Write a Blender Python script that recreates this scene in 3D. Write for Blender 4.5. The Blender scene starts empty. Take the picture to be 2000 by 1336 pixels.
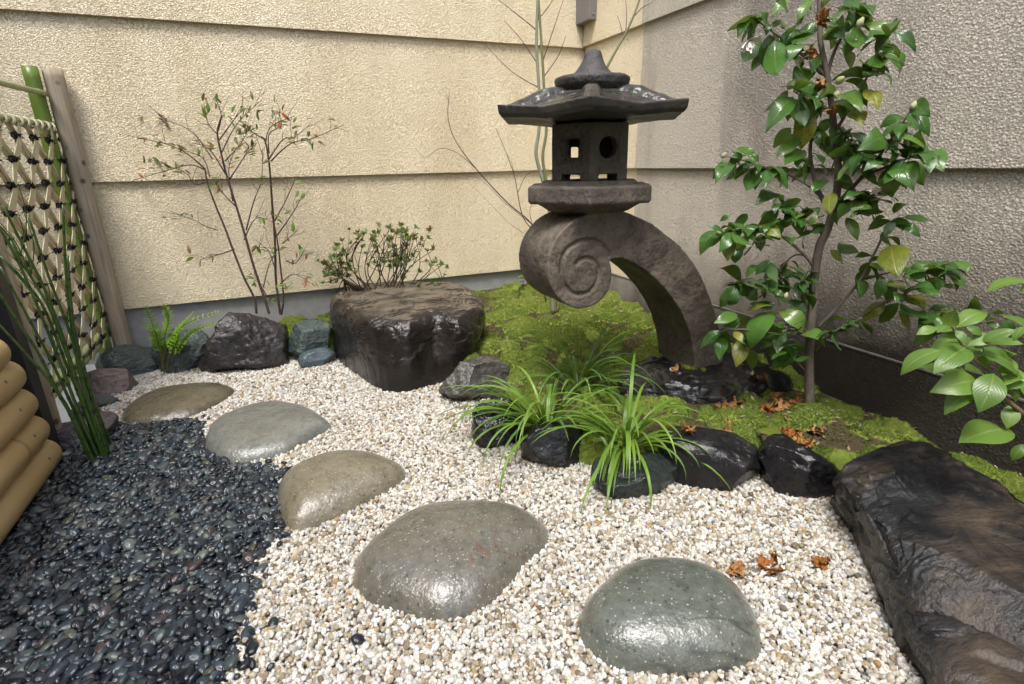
import bpy, bmesh, math, random
import numpy as np
from mathutils import Vector, Matrix

# ------------------------------------------------------------------ camera, sky, sun, exposure
SC = bpy.context.scene
F = 1055.65                                  # focal length in pixels of a 2000 px wide frame
P = math.radians(18.315); YAW = math.radians(22.87); ROLL = math.radians(-1.213)
FH = np.array([math.sin(YAW), math.cos(YAW), 0]); R0 = np.array([math.cos(YAW), -math.sin(YAW), 0]); ZV = np.array([0, 0, 1.])
FW = FH*math.cos(P) - ZV*math.sin(P); U0 = FH*math.sin(P) + ZV*math.cos(P)
RT = R0*math.cos(ROLL) + U0*math.sin(ROLL); UP = U0*math.cos(ROLL) - R0*math.sin(ROLL)
CAM = np.array([0, 0, 1.0])
cd = bpy.data.cameras.new('camera'); cam = bpy.data.objects.new('camera', cd); SC.collection.objects.link(cam)
cd.sensor_width = 36; cd.lens = 36*F/2000; cd.clip_start = .02; cd.clip_end = 500
cam.matrix_world = Matrix(((RT[0], UP[0], -FW[0], 0), (RT[1], UP[1], -FW[1], 0), (RT[2], UP[2], -FW[2], 1.0), (0, 0, 0, 1)))
SC.camera = cam

SUN_EL, SUN_AZ = math.radians(64), math.radians(216)      # azimuth clockwise from +Y
W = bpy.data.worlds.new('World'); SC.world = W; W.use_nodes = True
wn, wl = W.node_tree.nodes, W.node_tree.links
sky = wn.new('ShaderNodeTexSky'); sky.sky_type = 'NISHITA'; sky.sun_disc = False
sky.sun_elevation = SUN_EL; sky.sun_rotation = SUN_AZ; sky.air_density = 1.0; sky.dust_density = 4.0; sky.ozone_density = 1.0
hs = wn.new('ShaderNodeHueSaturation'); hs.inputs['Saturation'].default_value = .62
wl.new(sky.outputs[0], hs.inputs['Color']); wl.new(hs.outputs[0], wn['Background'].inputs[0])
wn['Background'].inputs[1].default_value = .135
sl = bpy.data.lights.new('sun', 'SUN'); sl.energy = 1.4; sl.angle = math.radians(18); sl.color = (1, .975, .94)
so = bpy.data.objects.new('sun', sl); SC.collection.objects.link(so)
sd = Vector((math.sin(SUN_AZ)*math.cos(SUN_EL), math.cos(SUN_AZ)*math.cos(SUN_EL), math.sin(SUN_EL)))
so.rotation_euler = sd.to_track_quat('Z', 'Y').to_euler(); so.location = (0, 0, 6)
vs = SC.view_settings; vs.view_transform = 'Standard'; vs.look = 'None'; vs.gamma = 1; vs.use_curve_mapping = False
vs.exposure = 1.12
SC.cycles.use_denoising = True; SC.cycles.max_bounces = 5; SC.cycles.diffuse_bounces = 3; SC.cycles.glossy_bounces = 2; SC.cycles.transmission_bounces = 2; SC.cycles.use_adaptive_sampling = True; SC.cycles.adaptive_threshold = .02; SC.cycles.caustics_reflective = False; SC.cycles.caustics_refractive = False

# ------------------------------------------------------------------ helpers
def ray(x, y): return FW + RT*((x-1000)/F) + UP*((668-y)/F)
def g(x, y, z=0.): d = ray(x, y); return CAM + d*((z-1)/d[2])
def onY(x, y, Y): d = ray(x, y); return CAM + d*(Y/d[1])
def onX(x, y, X): d = ray(x, y); return CAM + d*(X/d[0])
def onF(x, y, D): d = ray(x, y); return CAM + d*(D/(d@FH))
def proj(p): v = np.asarray(p)-CAM; k = v@FW; return 1000+F*(v@RT)/k, 668-F*(v@UP)/k, k

def _h(ix, iy, iz, s):
    n = (ix*374761393 + iy*668265263 + iz*2147483647 + s*974634777) & 0xffffffff
    n = ((n ^ (n >> 13))*1274126177) & 0xffffffff
    return ((n ^ (n >> 16)) & 0xffff)/32767.5 - 1
def vnoise(Pt, s=0):
    Pt = np.asarray(Pt, float); i = np.floor(Pt).astype(np.int64); f = Pt-i; f = f*f*f*(f*(f*6-15)+10)
    r = 0
    for dx in (0, 1):
        for dy in (0, 1):
            for dz in (0, 1):
                w = (f[:, 0] if dx else 1-f[:, 0])*(f[:, 1] if dy else 1-f[:, 1])*(f[:, 2] if dz else 1-f[:, 2])
                r = r + w*_h(i[:, 0]+dx, i[:, 1]+dy, i[:, 2]+dz, s)
    return r
def fbm(Pt, freq, octv=4, s=0, ridge=False):
    r = 0; a = 1.; t = 0
    for k in range(octv):
        n = vnoise(np.asarray(Pt)*freq + 17.3*k + s*3.7, s+k)
        if ridge: n = 1-2*np.abs(n)
        r = r + a*n; t += a; a *= .5; freq *= 2.03
    return r/t

def mesh(name, v, f, mat=None, smooth=True):
    me = bpy.data.meshes.new(name); me.from_pydata([tuple(map(float, p)) for p in v], [], [tuple(map(int, q)) for q in f])
    if smooth: me.polygons.foreach_set('use_smooth', np.ones(len(me.polygons), bool))
    if mat: me.materials.append(mat)
    me.update(); return me
def link(name, data, parent=None, loc=(0, 0, 0)):
    o = bpy.data.objects.new(name, data); SC.collection.objects.link(o); o.location = loc
    if parent is not None: o.parent = parent
    return o
def mk(name, v, f, mat, parent=None, smooth=True, origin=None):
    """world-space vertices -> object; a child's coordinates become local to its (unrotated) parent"""
    v = np.asarray(v, float)
    if parent is not None:
        po = np.array(world_loc(parent)); o = po if origin is None else np.asarray(origin, float)
        return link(name, mesh(name, v-o, f, mat, smooth), parent, o-po)
    o = np.zeros(3) if origin is None else np.asarray(origin, float)
    return link(name, mesh(name, v-o, f, mat, smooth), None, o)
def world_loc(o):
    l = Vector(o.location)
    while o.parent is not None: o = o.parent; l = l + Vector(o.location)
    return l
def tag(o, label=None, cat=None, group=None, kind=None):
    for k, x in (('label', label), ('category', cat), ('group', group), ('kind', kind)):
        if x: o[k] = x
    return o
def thing(name, loc, label, cat, group=None): return tag(link(name, None, None, loc), label, cat, group, 'thing')

def catmull(pts, n=6, closed=False):
    p = np.asarray(pts, float); m = len(p); out = []
    for i in range(m if closed else m-1):
        if closed: a, b, c, d = p[i-1], p[i], p[(i+1) % m], p[(i+2) % m]
        else: a, b, c, d = p[max(i-1, 0)], p[i], p[i+1], p[min(i+2, m-1)]
        for k in range(n):
            t = k/n
            out.append(.5*((2*b)+(c-a)*t+(2*a-5*b+4*c-d)*t*t+(3*b-a-3*c+d)*t**3))
    if not closed: out.append(p[-1])
    return np.array(out)
def tube(pts, rad, seg=8, cap=True):
    p = np.asarray(pts, float); n = len(p)
    r = np.interp(np.linspace(0, 1, n), np.linspace(0, 1, len(rad)), rad) if np.ndim(rad) else np.full(n, rad)
    t = np.gradient(p, axis=0); t /= np.linalg.norm(t, axis=1)[:, None]+1e-12
    u = np.cross(t[0], [0.3, .2, 1.]);
    if np.linalg.norm(u) < 1e-3: u = np.cross(t[0], [1., 0, 0])
    v = []; f = []
    for i in range(n):
        u = u - t[i]*(u@t[i]); u /= np.linalg.norm(u)+1e-12; w = np.cross(t[i], u)
        for k in range(seg):
            a = 2*math.pi*k/seg; v.append(p[i]+r[i]*(math.cos(a)*u+math.sin(a)*w))
    for i in range(n-1):
        for k in range(seg):
            k2 = (k+1) % seg; f.append((i*seg+k, i*seg+k2, (i+1)*seg+k2, (i+1)*seg+k))
    if cap: f.append(tuple(range(seg))[::-1]); f.append(tuple((n-1)*seg+k for k in range(seg)))
    return v, f
def join(parts):
    V = []; Fc = []; o = 0
    for v, f in parts:
        V += list(v); Fc += [tuple(i+o for i in q) for q in f]; o += len(v)
    return V, Fc
def box(a, b):
    x0, y0, z0 = a; x1, y1, z1 = b
    return [(x0, y0, z0), (x1, y0, z0), (x1, y1, z0), (x0, y1, z0), (x0, y0, z1), (x1, y0, z1), (x1, y1, z1), (x0, y1, z1)], [(0, 3, 2, 1), (4, 5, 6, 7), (0, 1, 5, 4), (1, 2, 6, 5), (2, 3, 7, 6), (3, 0, 4, 7)]
def ico(sub):
    bm = bmesh.new(); bmesh.ops.create_icosphere(bm, subdivisions=sub, radius=1)
    v = np.array([x.co[:] for x in bm.verts]); f = [tuple(q.index for q in fc.verts) for fc in bm.faces]; bm.free(); return v, f
ICO = {k: ico(k) for k in (1, 2, 3, 5, 6)}
def normals(v, f):
    f = np.array([q[:3] for q in f]); n = np.zeros_like(v); c = np.cross(v[f[:, 1]]-v[f[:, 0]], v[f[:, 2]]-v[f[:, 0]])
    for k in range(3): np.add.at(n, f[:, k], c)
    return n/(np.linalg.norm(n, axis=1)[:, None]+1e-12)
def inpoly(pts, poly):
    x, y = pts[:, 0], pts[:, 1]; ins = np.zeros(len(pts), bool); n = len(poly); j = n-1
    for i in range(n):
        xi, yi = poly[i][0], poly[i][1]; xj, yj = poly[j][0], poly[j][1]
        c = ((yi > y) != (yj > y)) & (x < (xj-xi)*(y-yi)/(yj-yi+1e-12)+xi); ins ^= c; j = i
    return ins

# ------------------------------------------------------------------ materials
class NT:
    def __init__(s, name):
        s.m = bpy.data.materials.new(name); s.m.use_nodes = True; s.t = s.m.node_tree; s.b = s.t.nodes['Principled BSDF']
        s.tc = s.t.nodes.new('ShaderNodeTexCoord'); s.co = s.tc.outputs['Object']
    def n(s, typ, **kw):
        x = s.t.nodes.new('ShaderNode'+typ)
        for k, v in kw.items(): setattr(x, k, v)
        return x
    def l(s, a, b): s.t.links.new(a, b)
    def noise(s, scale, detail=4, rough=.55, dist=0., co=None):
        x = s.n('TexNoise'); x.inputs['Scale'].default_value = scale; x.inputs['Detail'].default_value = detail
        x.inputs['Roughness'].default_value = rough; x.inputs['Distortion'].default_value = dist; s.l(co or s.co, x.inputs['Vector']); return x.outputs['Fac']
    def vor(s, scale, co=None, feature='F1', rnd=1.):
        x = s.n('TexVoronoi', feature=feature); x.inputs['Scale'].default_value = scale; x.inputs['Randomness'].default_value = rnd
        s.l(co or s.co, x.inputs['Vector']); return x
    def ramp(s, fac, stops, interp='LINEAR'):
        x = s.n('ValToRGB'); e = x.color_ramp.elements; x.color_ramp.interpolation = interp
        while len(e) < len(stops): e.new(.5)
        for i, (p, c) in enumerate(stops):
            e[i].position = p; e[i].color = (*c, 1) if np.ndim(c) else (c, c, c, 1)
        s.l(fac, x.inputs[0]); return x.outputs[0]
    def mix(s, fac, a, b, typ='MIX'):
        x = s.n('MixRGB', blend_type=typ)
        for i, q in zip((0, 1, 2), (fac, a, b)):
            if hasattr(q, 'is_linked') or hasattr(q, 'links'): s.l(q, x.inputs[i])
            elif i == 0: x.inputs[0].default_value = q
            else: x.inputs[i].default_value = (*q, 1) if np.ndim(q) else (q, q, q, 1)
        return x.outputs[0]
    def math(s, op, a, b=0.):
        x = s.n('Math', operation=op)
        for i, q in enumerate((a, b)):
            if hasattr(q, 'links'): s.l(q, x.inputs[i])
            else: x.inputs[i].default_value = q
        return x.outputs[0]
    def bump(s, h, strength, dist, prev=None):
        x = s.n('Bump'); x.inputs['Strength'].default_value = strength; x.inputs['Distance'].default_value = dist; s.l(h, x.inputs['Height'])
        if prev is not None: s.l(prev, x.inputs['Normal'])
        return x.outputs[0]
    def rand(s): return s.n('ObjectInfo').outputs['Random']
    def mapping(s, scale=(1, 1, 1), rot=(0, 0, 0), co=None):
        x = s.n('Mapping'); x.inputs['Scale'].default_value = scale; x.inputs['Rotation'].default_value = rot; s.l(co or s.co, x.inputs['Vector']); return x.outputs[0]
    def out(s, col=None, rough=None, nrm=None, spec=None, coat=None):
        for q, nm in ((col, 'Base Color'), (rough, 'Roughness'), (nrm, 'Normal'), (spec, 'Specular IOR Level'), (coat, 'Coat Weight')):
            if q is None: continue
            if hasattr(q, 'links'): s.l(q, s.b.inputs[nm])
            elif nm == 'Base Color': s.b.inputs[nm].default_value = (*q, 1)
            else: s.b.inputs[nm].default_value = q
        return s.m

def mat_stucco(name, c1, c2, stain=None, rust=False, wetz=None):
    s = NT(name)
    st = s.mapping((1, 1, 1.25))
    a = s.noise(150, 4, .65, .5, st); b = s.vor(110, st).outputs['Distance']; c = s.noise(1.3, 4)
    col = s.mix(s.ramp(c, [(.35, 0.), (.7, 1.)]), c1, c2)
    if stain:
        v = s.noise(2.2, 5, .6, .3, s.mapping((1, 1, .22)))
        col = s.mix(s.ramp(v, [(.45, 0.), (.66, .85)]), col, stain)
    col = s.mix(s.ramp(a, [(.28, .6), (.42, 0.)]), col, tuple(x*k_ for x, k_ in zip(c1, (.55, .46, .34))))       # dirt held in the pores
    if rust:
        w = s.noise(9, 3, .5, 0, s.mapping((1, 1, .02))); sep = s.n('SeparateXYZ'); s.l(s.co, sep.inputs[0])
        rng = s.math('MULTIPLY', s.ramp(s.math('SUBTRACT', sep.outputs[1], 2.05), [(.0, 0.), (.05, 1.), (.40, 1.), (.46, 0.)]), s.ramp(w, [(.66, 0.), (.72, .75)]))
        col = s.mix(rng, col, (.42, .22, .08))
    if wetz is not None:
        sep = s.n('SeparateXYZ'); s.l(s.co, sep.inputs[0])
        k = s.math('ADD', sep.outputs[2], s.math('MULTIPLY', s.math('SUBTRACT', s.noise(5, 6, .65), .5), .42))
        k = s.math('ADD', k, s.math('MULTIPLY', sep.outputs[1], wetz[2]))
        col = s.mix(s.ramp(k, [(wetz[0], 1.), (wetz[1], 0.)]), col, (.045, .038, .030))
    h = s.math('ADD', s.math('MULTIPLY', s.ramp(a, [(.28, 0.), (.50, 1.)]), .45), s.math('MULTIPLY', b, .3))
    n = s.bump(h, 1.0, .0115)
    return s.out(col, .9, n, .2)

WET = dict(fine=.2)
def mat_rock(name, c1, c2, acc=None, rough=(.12, .5), bump=1., speck=None, sc=1., accsc=3., acct=(.55, .7), streak=None, coat=0., fine=1., crag=1., vein=None):
    s = NT(name)
    co = s.mapping(streak[0], streak[1]) if streak else s.co
    n1 = s.noise(6*sc, 6, .62, .3, co); n2 = s.noise(38*sc, 5, .65, 0, co); n3 = s.noise(160, 3, .6); rd = s.noise(9*sc, 7, .55, .4, co); rd.node.noise_type = 'RIDGED_MULTIFRACTAL'
    col = s.mix(s.ramp(n1, [(.3, 0.), (.7, 1.)]), c1, c2)
    col = s.mix(s.ramp(n2, [(.32, .55), (.55, 0.)]), col, tuple(x*.45 for x in c1))
    if acc:
        a = s.noise(accsc, 5, .6, .6, co); col = s.mix(s.ramp(a, [(acct[0], 0.), (acct[1], .85)]), col, acc)
    if speck:
        v = s.vor(speck[1]); vv = s.vor(speck[1]*.62)
        keep = s.ramp(v.outputs['Color'], [(.60, 0.), (.66, 1.)])
        col = s.mix(s.math('MULTIPLY', s.ramp(v.outputs['Distance'], [(.16, .8), (.3, 0.)]), keep), col, speck[0])
        kd = s.ramp(vv.outputs['Color'], [(.70, 0.), (.74, 1.)])
        col = s.mix(s.math('MULTIPLY', s.ramp(vv.outputs['Distance'], [(.2, .8), (.36, 0.)]), kd), col, tuple(x*.3 for x in c1))
    if vein:
        q = s.noise(vein[1], 3, .5, .8, s.mapping(vein[2], vein[3])); d_ = s.math('ABSOLUTE', s.math('SUBTRACT', q, .5))
        col = s.mix(s.math('MULTIPLY', s.ramp(d_, [(.003, .7), (.010, 0.)]), s.ramp(s.noise(4, 3), [(.45, 0.), (.55, 1.)])), col, vein[0])
    r = s.ramp(s.noise(9*sc, 4), [(.3, rough[0]), (.72, rough[1])])
    b = s.bump(n1, .5*bump, .025); b = s.bump(rd, .30*bump*crag, .012, b); b = s.bump(n2, .8*bump, .008, b); b = s.bump(n3, .6*bump*fine, .002, b)
    m = s.out(col, r, b, .5)
    if coat: s.b.inputs['Coat Weight'].default_value = coat; s.b.inputs['Coat Roughness'].default_value = .2; s.l(b, s.b.inputs['Coat Normal'])
    return m

def mat_leaf(name, c1, c2, c3=None, rough=.3, trans=.25, rib=(.25, .32, .08), spec=.5, mottle=None):
    s = NT(name)
    uv = s.n('UVMap').outputs[0]; sep = s.n('SeparateXYZ'); s.l(uv, sep.inputs[0]); r = s.rand()
    col = s.ramp(r, [(0, c1), (.75 if c3 else 1, c2)] + ([(1, c3)] if c3 else []))
    d = s.math('ABSOLUTE', s.math('SUBTRACT', sep.outputs[0], .5))
    w = s.n('TexWave'); w.inputs['Scale'].default_value = 3.2; w.inputs['Distortion'].default_value = .6
    vec = s.n('CombineXYZ'); s.l(s.math('SUBTRACT', sep.outputs[1], s.math('MULTIPLY', d, .9)), vec.inputs[0]); s.l(vec.outputs[0], w.inputs['Vector'])
    if mottle:
        col = s.mix(s.ramp(s.noise(22, 4, .6), [(.42, 0.), (.6, .9)]), col, mottle)
    col = s.mix(s.ramp(d, [(.012, .5), (.04, 0.)]), col, rib)
    col = s.mix(s.math('MULTIPLY', w.outputs['Fac'], .05), col, rib)
    n = s.bump(s.math('ADD', s.math('MULTIPLY', w.outputs['Fac'], .35), s.ramp(d, [(0, 0.), (.06, 1.)])), .3, .002)
    s.out(col, rough, n, spec)
    tr = s.n('BsdfTranslucent'); s.l(s.mix(.5, col, (.35, .5, .05)), tr.inputs[0])
    mx = s.n('MixShader'); mx.inputs[0].default_value = trans; s.l(s.b.outputs[0], mx.inputs[1]); s.l(tr.outputs[0], mx.inputs[2])
    s.l(mx.outputs[0], s.t.nodes['Material Output'].inputs[0]); return s.m

def mat_simple(name, c1, c2, scale=20, rough=.6, bump=.4, bd=.003, spec=.4, stretch=None, rnd=None):
    s = NT(name); co = s.mapping(stretch) if stretch else s.co
    n = s.noise(scale, 5, .6, .2, co); col = s.mix(s.ramp(n, [(.3, 0.), (.7, 1.)]), c1, c2)
    if rnd: col = s.mix(s.math('MULTIPLY', s.rand(), .6), col, rnd)
    return s.out(col, rough, s.bump(n, bump, bd), spec)

# ------------------------------------------------------------------ the setting: ground, walls, paving
YB, XR = 3.45, 2.008
rng = np.random.default_rng(7)
M = {}
M['cream'] = mat_stucco('cream_stucco', (.86, .745, .525), (.89, .79, .585), (.74, .625, .425))
M['grey_stucco'] = mat_stucco('grey_stucco', (.555, .505, .425), (.63, .57, .485), (.28, .255, .22), True, (.28, .82, .20))
M['concrete'] = mat_simple('grey_concrete', (.26, .26, .26), (.34, .34, .34), 14, .8, .5, .004)
M['concrete_r'] = mat_stucco('weathered_concrete', (.52, .49, .44), (.40, .38, .35), (.2, .19, .17), False, (.30, .80, .22))
M['timber'] = mat_simple('shade_wall_timber', (.06, .045, .035), (.10, .075, .055), 12, .7, .4, .003, .3, (1, .1, 1))
M['soil'] = mat_simple('dark_soil', (.045, .032, .02), (.09, .07, .045), 30, .85, 1, .01)
M['lip'] = mat_simple('plinth_lip', (.08, .073, .065), (.18, .165, .148), 12, .85, .5, .003, .2)
M['paving'] = mat_simple('paving', (.34, .36, .38), (.42, .44, .46), 9, .45, .3, .003)

o = mk('ground', [(-30, -30, -.03), (30, -30, -.03), (30, 30, -.03), (-30, 30, -.03)], [(0, 1, 2, 3)], M['soil'], smooth=False); tag(o, kind='structure')
o = mk('paving', *box((-3.2, 2.36, -.028), (-.62, YB+.02, .002)), M['paving'], smooth=False); tag(o, kind='structure')

SEAM = [.293, .951, 1.70, 2.45, 3.2]
def wedge(axis, a0, a1, z0, z1, p0, p1, lip, back=.12, proud=0.):
    """one lapped board of render: lower edge stands proud by lip"""
    n = 60; v = []; f = []
    for a in (a0, a1):
        for off, z in ((-lip-proud, z0), (-lip-proud, z0+.004), (-.002-proud, z1), (back, z1), (back, z0)):
            v.append((a, p0+off, z) if axis == 'x' else (p0+off, a, z))
    m = 5
    for i in range(m): f.append((i, (i+1) % m, m+(i+1) % m, m+i))
    f += [tuple(range(m))[::-1], tuple(range(m, 2*m))]
    if axis == 'y': f = [q[::-1] for q in f]
    return v, f
wb = thing('stucco_wall', (-.4, YB, 0), 'cream stucco wall of overlapping boards behind the red-leaved shrub', 'wall')
for i in range(4):
    mk('board', *wedge('x', -7, XR+.05, SEAM[i], SEAM[i+1]+.0, YB, YB, .024), M['cream'], wb, False)
mk('plinth', *box((-7, YB+.004, -.03), (XR+.05, YB+.1, SEAM[0]-.001)), M['concrete'], wb, False)
YE = float(onX(1254, 185, XR)[1])
wr = thing('stucco_wall', (XR, 1.2, 0), 'grey stained stucco wall with rust streaks behind the camellia', 'wall')
for i in range(4):
    tag(mk('board', *wedge('y', YE, YB-.03, SEAM[i]+.006, SEAM[i+1]+.006, XR, XR, .022), M['cream'], wr, False), 'clean cream end of the grey wall board')
    mk('board', *wedge('y', -4, YE, SEAM[i]+.006, SEAM[i+1]+.006, XR, XR, .022, proud=.004), M['grey_stucco'], wr, False)
mk('plinth', *box((XR-.036, -4, -.03), (XR+.1, YB-.02, SEAM[0]+.004)), M['concrete_r'], wr, False)
mk('lip', *box((XR-.038, -4, SEAM[0]), (XR-.01, YB-.03, SEAM[0]+.0055)), M['lip'], wr, False)
lh = thing('unseen_shade_wall', (-1.85, 1.2, 0), 'unseen dark timber wall added beyond the bamboo screen to shade the court', 'wall')  # out of view; added to hold back skylight from the left of the court
for i in range(8): mk('board', *wedge('y', -4, YB-.03, .1+i*.4, .5+i*.4, -1.85, -1.85, -.018, -.1), M['timber'], lh, False)
# conduit cover in the corner
M['box'] = mat_simple('brown_metal', (.17, .155, .15), (.19, .175, .17), 40, .45, .05)
b0 = onY(1157, 47, 3.33)
cb = thing('conduit_cover', (b0[0], 3.36, b0[2]), 'brown metal conduit cover high in the wall corner', 'conduit')
hw = .062
o = mk('casing', *box((b0[0]-hw, 3.27, b0[2]+.01), (b0[0]+hw, 3.44, 3.2)), M['box'], cb, False)
md = o.modifiers.new('b', 'BEVEL'); md.width = .004; md.segments = 2
mk('screw', *tube([(b0[0]-hw*.5, 3.266, b0[2]+.04), (b0[0]-hw*.5, 3.272, b0[2]+.04)], .006), M['box'], cb)

# ------------------------------------------------------------------ moss bank
CP = np.array([(1.39, 3.45, .18), (2.0, 3.4, .165), (2, 2.79, .142), (2, 2.44, .145), (2, 1.75, .115), (2, 1.33, .085), (2, 1.0, .045), (2, .6, .035), (2, 0, .03), (1.6, 1.75, .12), (.95, 1.72, .07), (1.0, 2.4, .12), (.2, 3.2, .12),
               (1.7, 1.25, .10), (1.1, 1.7, .085), (1.3, 1.3, .085), (1.05, 1.45, .06), (1.4, 1.1, .07), (.5, 3.0, .13), (-.3, 3.3, .09), (.8, 2.15, .08), (1.5, 2.6, .15)])
def bank_z(x, y):
    x = np.atleast_1d(x).astype(float); y = np.atleast_1d(y).astype(float)
    d2 = (x[:, None]-CP[None, :, 0])**2+(y[:, None]-CP[None, :, 1])**2+.004
    w = d2**-1.5; return (w*CP[None, :, 2]).sum(1)/w.sum(1)
nc = 1500
cx = rng.uniform(-.9, 2.05, nc); cy = rng.uniform(-.1, 3.5, nc); cr = rng.choice([.03, .045, .06, .085], nc, p=[.3, .35, .25, .1])*rng.uniform(.8, 1.2, nc)
ctone = rng.random(nc)
def cushions(x, y):
    h = np.zeros(len(x)); ident = np.zeros(len(x))
    for i in range(nc):
        dx = x-cx[i]; dy = y-cy[i]; m = (np.abs(dx) < cr[i]) & (np.abs(dy) < cr[i])
        if m.any():
            q = 1-(dx[m]**2+dy[m]**2)/cr[i]**2; hh = np.where(q > 0, np.sqrt(np.maximum(q, 0))*cr[i]*.42, 0); ident[m] = np.where(hh > h[m], ctone[i], ident[m]); h[m] = np.maximum(h[m], hh)
    return h, ident
BANK = np.array([g(*p)[:2] for p in [(560, 700), (640, 700), (700, 690), (860, 750), (960, 760), (975, 840), (1060, 895), (1160, 925), (1290, 950), (1480, 935), (1620, 955), (1650, 975)]] +
                [(1.56, .9), (1.53, .6), (1.5, 0), (2.0, 0), (2.0, YB), (-.35, YB), (-.35, 3.2)])
def bank(x, y):
    p = np.c_[x, y, np.zeros(len(x))]
    z = bank_z(x, y)
    c, idn = cushions(x+fbm(p, 22, 2, 31)*.02, y+fbm(p, 22, 2, 32)*.02); c = c*1.35*(1+.35*fbm(p, 35, 3, 33))
    e = np.full(len(x), 9.)
    for i in range(11):
        a_, b_ = BANK[i], BANK[i+1]; t_ = np.clip(((x-a_[0])*(b_[0]-a_[0])+(y-a_[1])*(b_[1]-a_[1]))/(((b_-a_)**2).sum()), 0, 1); e = np.minimum(e, np.hypot(x-a_[0]-t_*(b_[0]-a_[0]), y-a_[1]-t_*(b_[1]-a_[1])))
    k = np.clip(e/.08, 0, 1); k = k*k*(3-2*k); z = z*k-.012*(1-k); c = c*k
    return z + c + fbm(p, 14, 3, 5)*.008 + fbm(p, 60, 2, 9)*.003 - .012, c, idn
gx = np.arange(-.5, 2.004, .0125); gy = np.arange(-.1, 3.455, .0125)
GX, GY = np.meshgrid(gx, gy); X = GX.ravel(); Y = GY.ravel()
ins = inpoly(np.c_[X, Y], BANK)
Zb, Cb, Ib = bank(X, Y)
idx = np.full(len(X), -1); keep = np.where(ins)[0]; idx[keep] = np.arange(len(keep))
I = idx.reshape(GX.shape); q = np.stack([I[:-1, :-1], I[:-1, 1:], I[1:, 1:], I[1:, :-1]], -1).reshape(-1, 4); q = q[(q >= 0).all(1)]
def mat_moss(name):
    s = NT(name); a = s.noise(5, 4, .6); b = s.noise(60, 5, .7); c = s.noise(300, 3, .7)
    col = s.ramp(a, [(.3, (.13, .18, .03)), (.5, (.22, .29, .045)), (.72, (.29, .33, .07))])
    col = s.mix(s.ramp(b, [(.3, .8), (.5, 0.)]), col, (.06, .05, .02))
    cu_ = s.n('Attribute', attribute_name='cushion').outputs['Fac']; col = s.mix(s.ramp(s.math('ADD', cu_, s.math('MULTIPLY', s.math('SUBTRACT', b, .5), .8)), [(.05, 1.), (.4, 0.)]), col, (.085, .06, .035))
    return s.out(col, .9, s.bump(s.math('ADD', b, c), 1, .006), .2)
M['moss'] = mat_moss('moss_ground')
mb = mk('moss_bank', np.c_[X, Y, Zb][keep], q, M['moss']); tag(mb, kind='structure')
a = mb.data.attributes.new('cushion', 'FLOAT', 'POINT'); a.data.foreach_set('value', np.clip(Cb[keep]/.02, 0, 1).astype(np.float32))

# ------------------------------------------------------------------ rocks and stepping stones
def terrace(V, freq, steps, seed, stretch=(1, 1, 1), sharp=.14):
    t = (fbm(V*np.array(stretch), freq, 3, seed)*.9+.5)*steps; k = np.floor(t); u = np.clip((t-k)/sharp, 0, 1); return (k+u*u*(3-2*u))/steps-.5
def polar(poly, c, n):
    d = poly-c; a = np.arctan2(d[:, 1], d[:, 0]); r = np.hypot(d[:, 0], d[:, 1]); i = np.argsort(a); a, r = a[i], r[i]
    th = np.linspace(-math.pi, math.pi, n, endpoint=False)
    return th, np.interp(th, np.r_[a-2*math.pi, a, a+2*math.pi], np.r_[r, r, r])
def dome(P0, P1, z0, ztop, p=3., nt=150, nr=60, amp=.006, freq=9., seed=0, ridge=0., bulge=0., inset=0., tilt=(0, 0), cut=0, octv=5, terr=None):
    P0 = np.asarray(P0)[:, :2]; P1 = np.asarray(P1)[:, :2]
    c0, c1 = P0.mean(0), P1.mean(0)
    th, r0 = polar(catmull(P0, 8, True), c0, nt); _, r1 = polar(catmull(P1, 8, True), c1, nt)
    d = np.c_[np.cos(th), np.sin(th)]; V = []; f = []
    ph = np.linspace(0, math.pi/2, nr)
    for t in ph:
        rr = max(math.cos(t), 1e-6)**(2/p); zz = math.sin(t)**(2/p); zz = min(zz, 1)
        c = c0*(1-zz)+c1*zz; R = (r0*(1-zz)+r1*zz)*rr*(1+bulge*math.sin(math.pi*zz))
        xy = c+d*R[:, None]; z = z0+(ztop-z0)*zz+zz*((xy-c1)@np.array(tilt))
        V.append(np.c_[xy, z])
    V = np.concatenate(V)
    for i in range(nr-1):
        for k in range(nt):
            k2 = (k+1) % nt; f.append((i*nt+k, i*nt+k2, (i+1)*nt+k2, (i+1)*nt+k))
    f.append(tuple(range((nr-1)*nt, nr*nt)))
    tri = [q[:3] for q in f[:-1]]
    N = normals(V, tri)
    r = np.random.default_rng(seed+100); lo, hi = V.min(0), V.max(0); cc = (lo+hi)/2; ext = (hi-lo)/2
    for _ in range(cut):
        nn = r.normal(size=3); nn[2] = abs(nn[2])*.7; nn /= np.linalg.norm(nn); s = (V-cc)@nn
        lim = np.quantile(s, r.uniform(.86, .96)); e = np.maximum(s-lim, 0); V = V-nn*(e*.8)[:, None]
    N = normals(V, tri)
    h = fbm(V, freq, octv, seed)*amp
    if ridge: h = h+fbm(V, freq*.6, octv, seed+7, True)*ridge
    if terr: h = h+terrace(V, terr[0], terr[1], seed+50, terr[3])*terr[2]
    w = np.clip((V[:, 2]-z0)/(ztop-z0)*3, .3, 1)
    return V+N*(h*w)[:, None], f
def gp(px, z): return np.array([g(x, y, z) for x, y in px])

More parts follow.
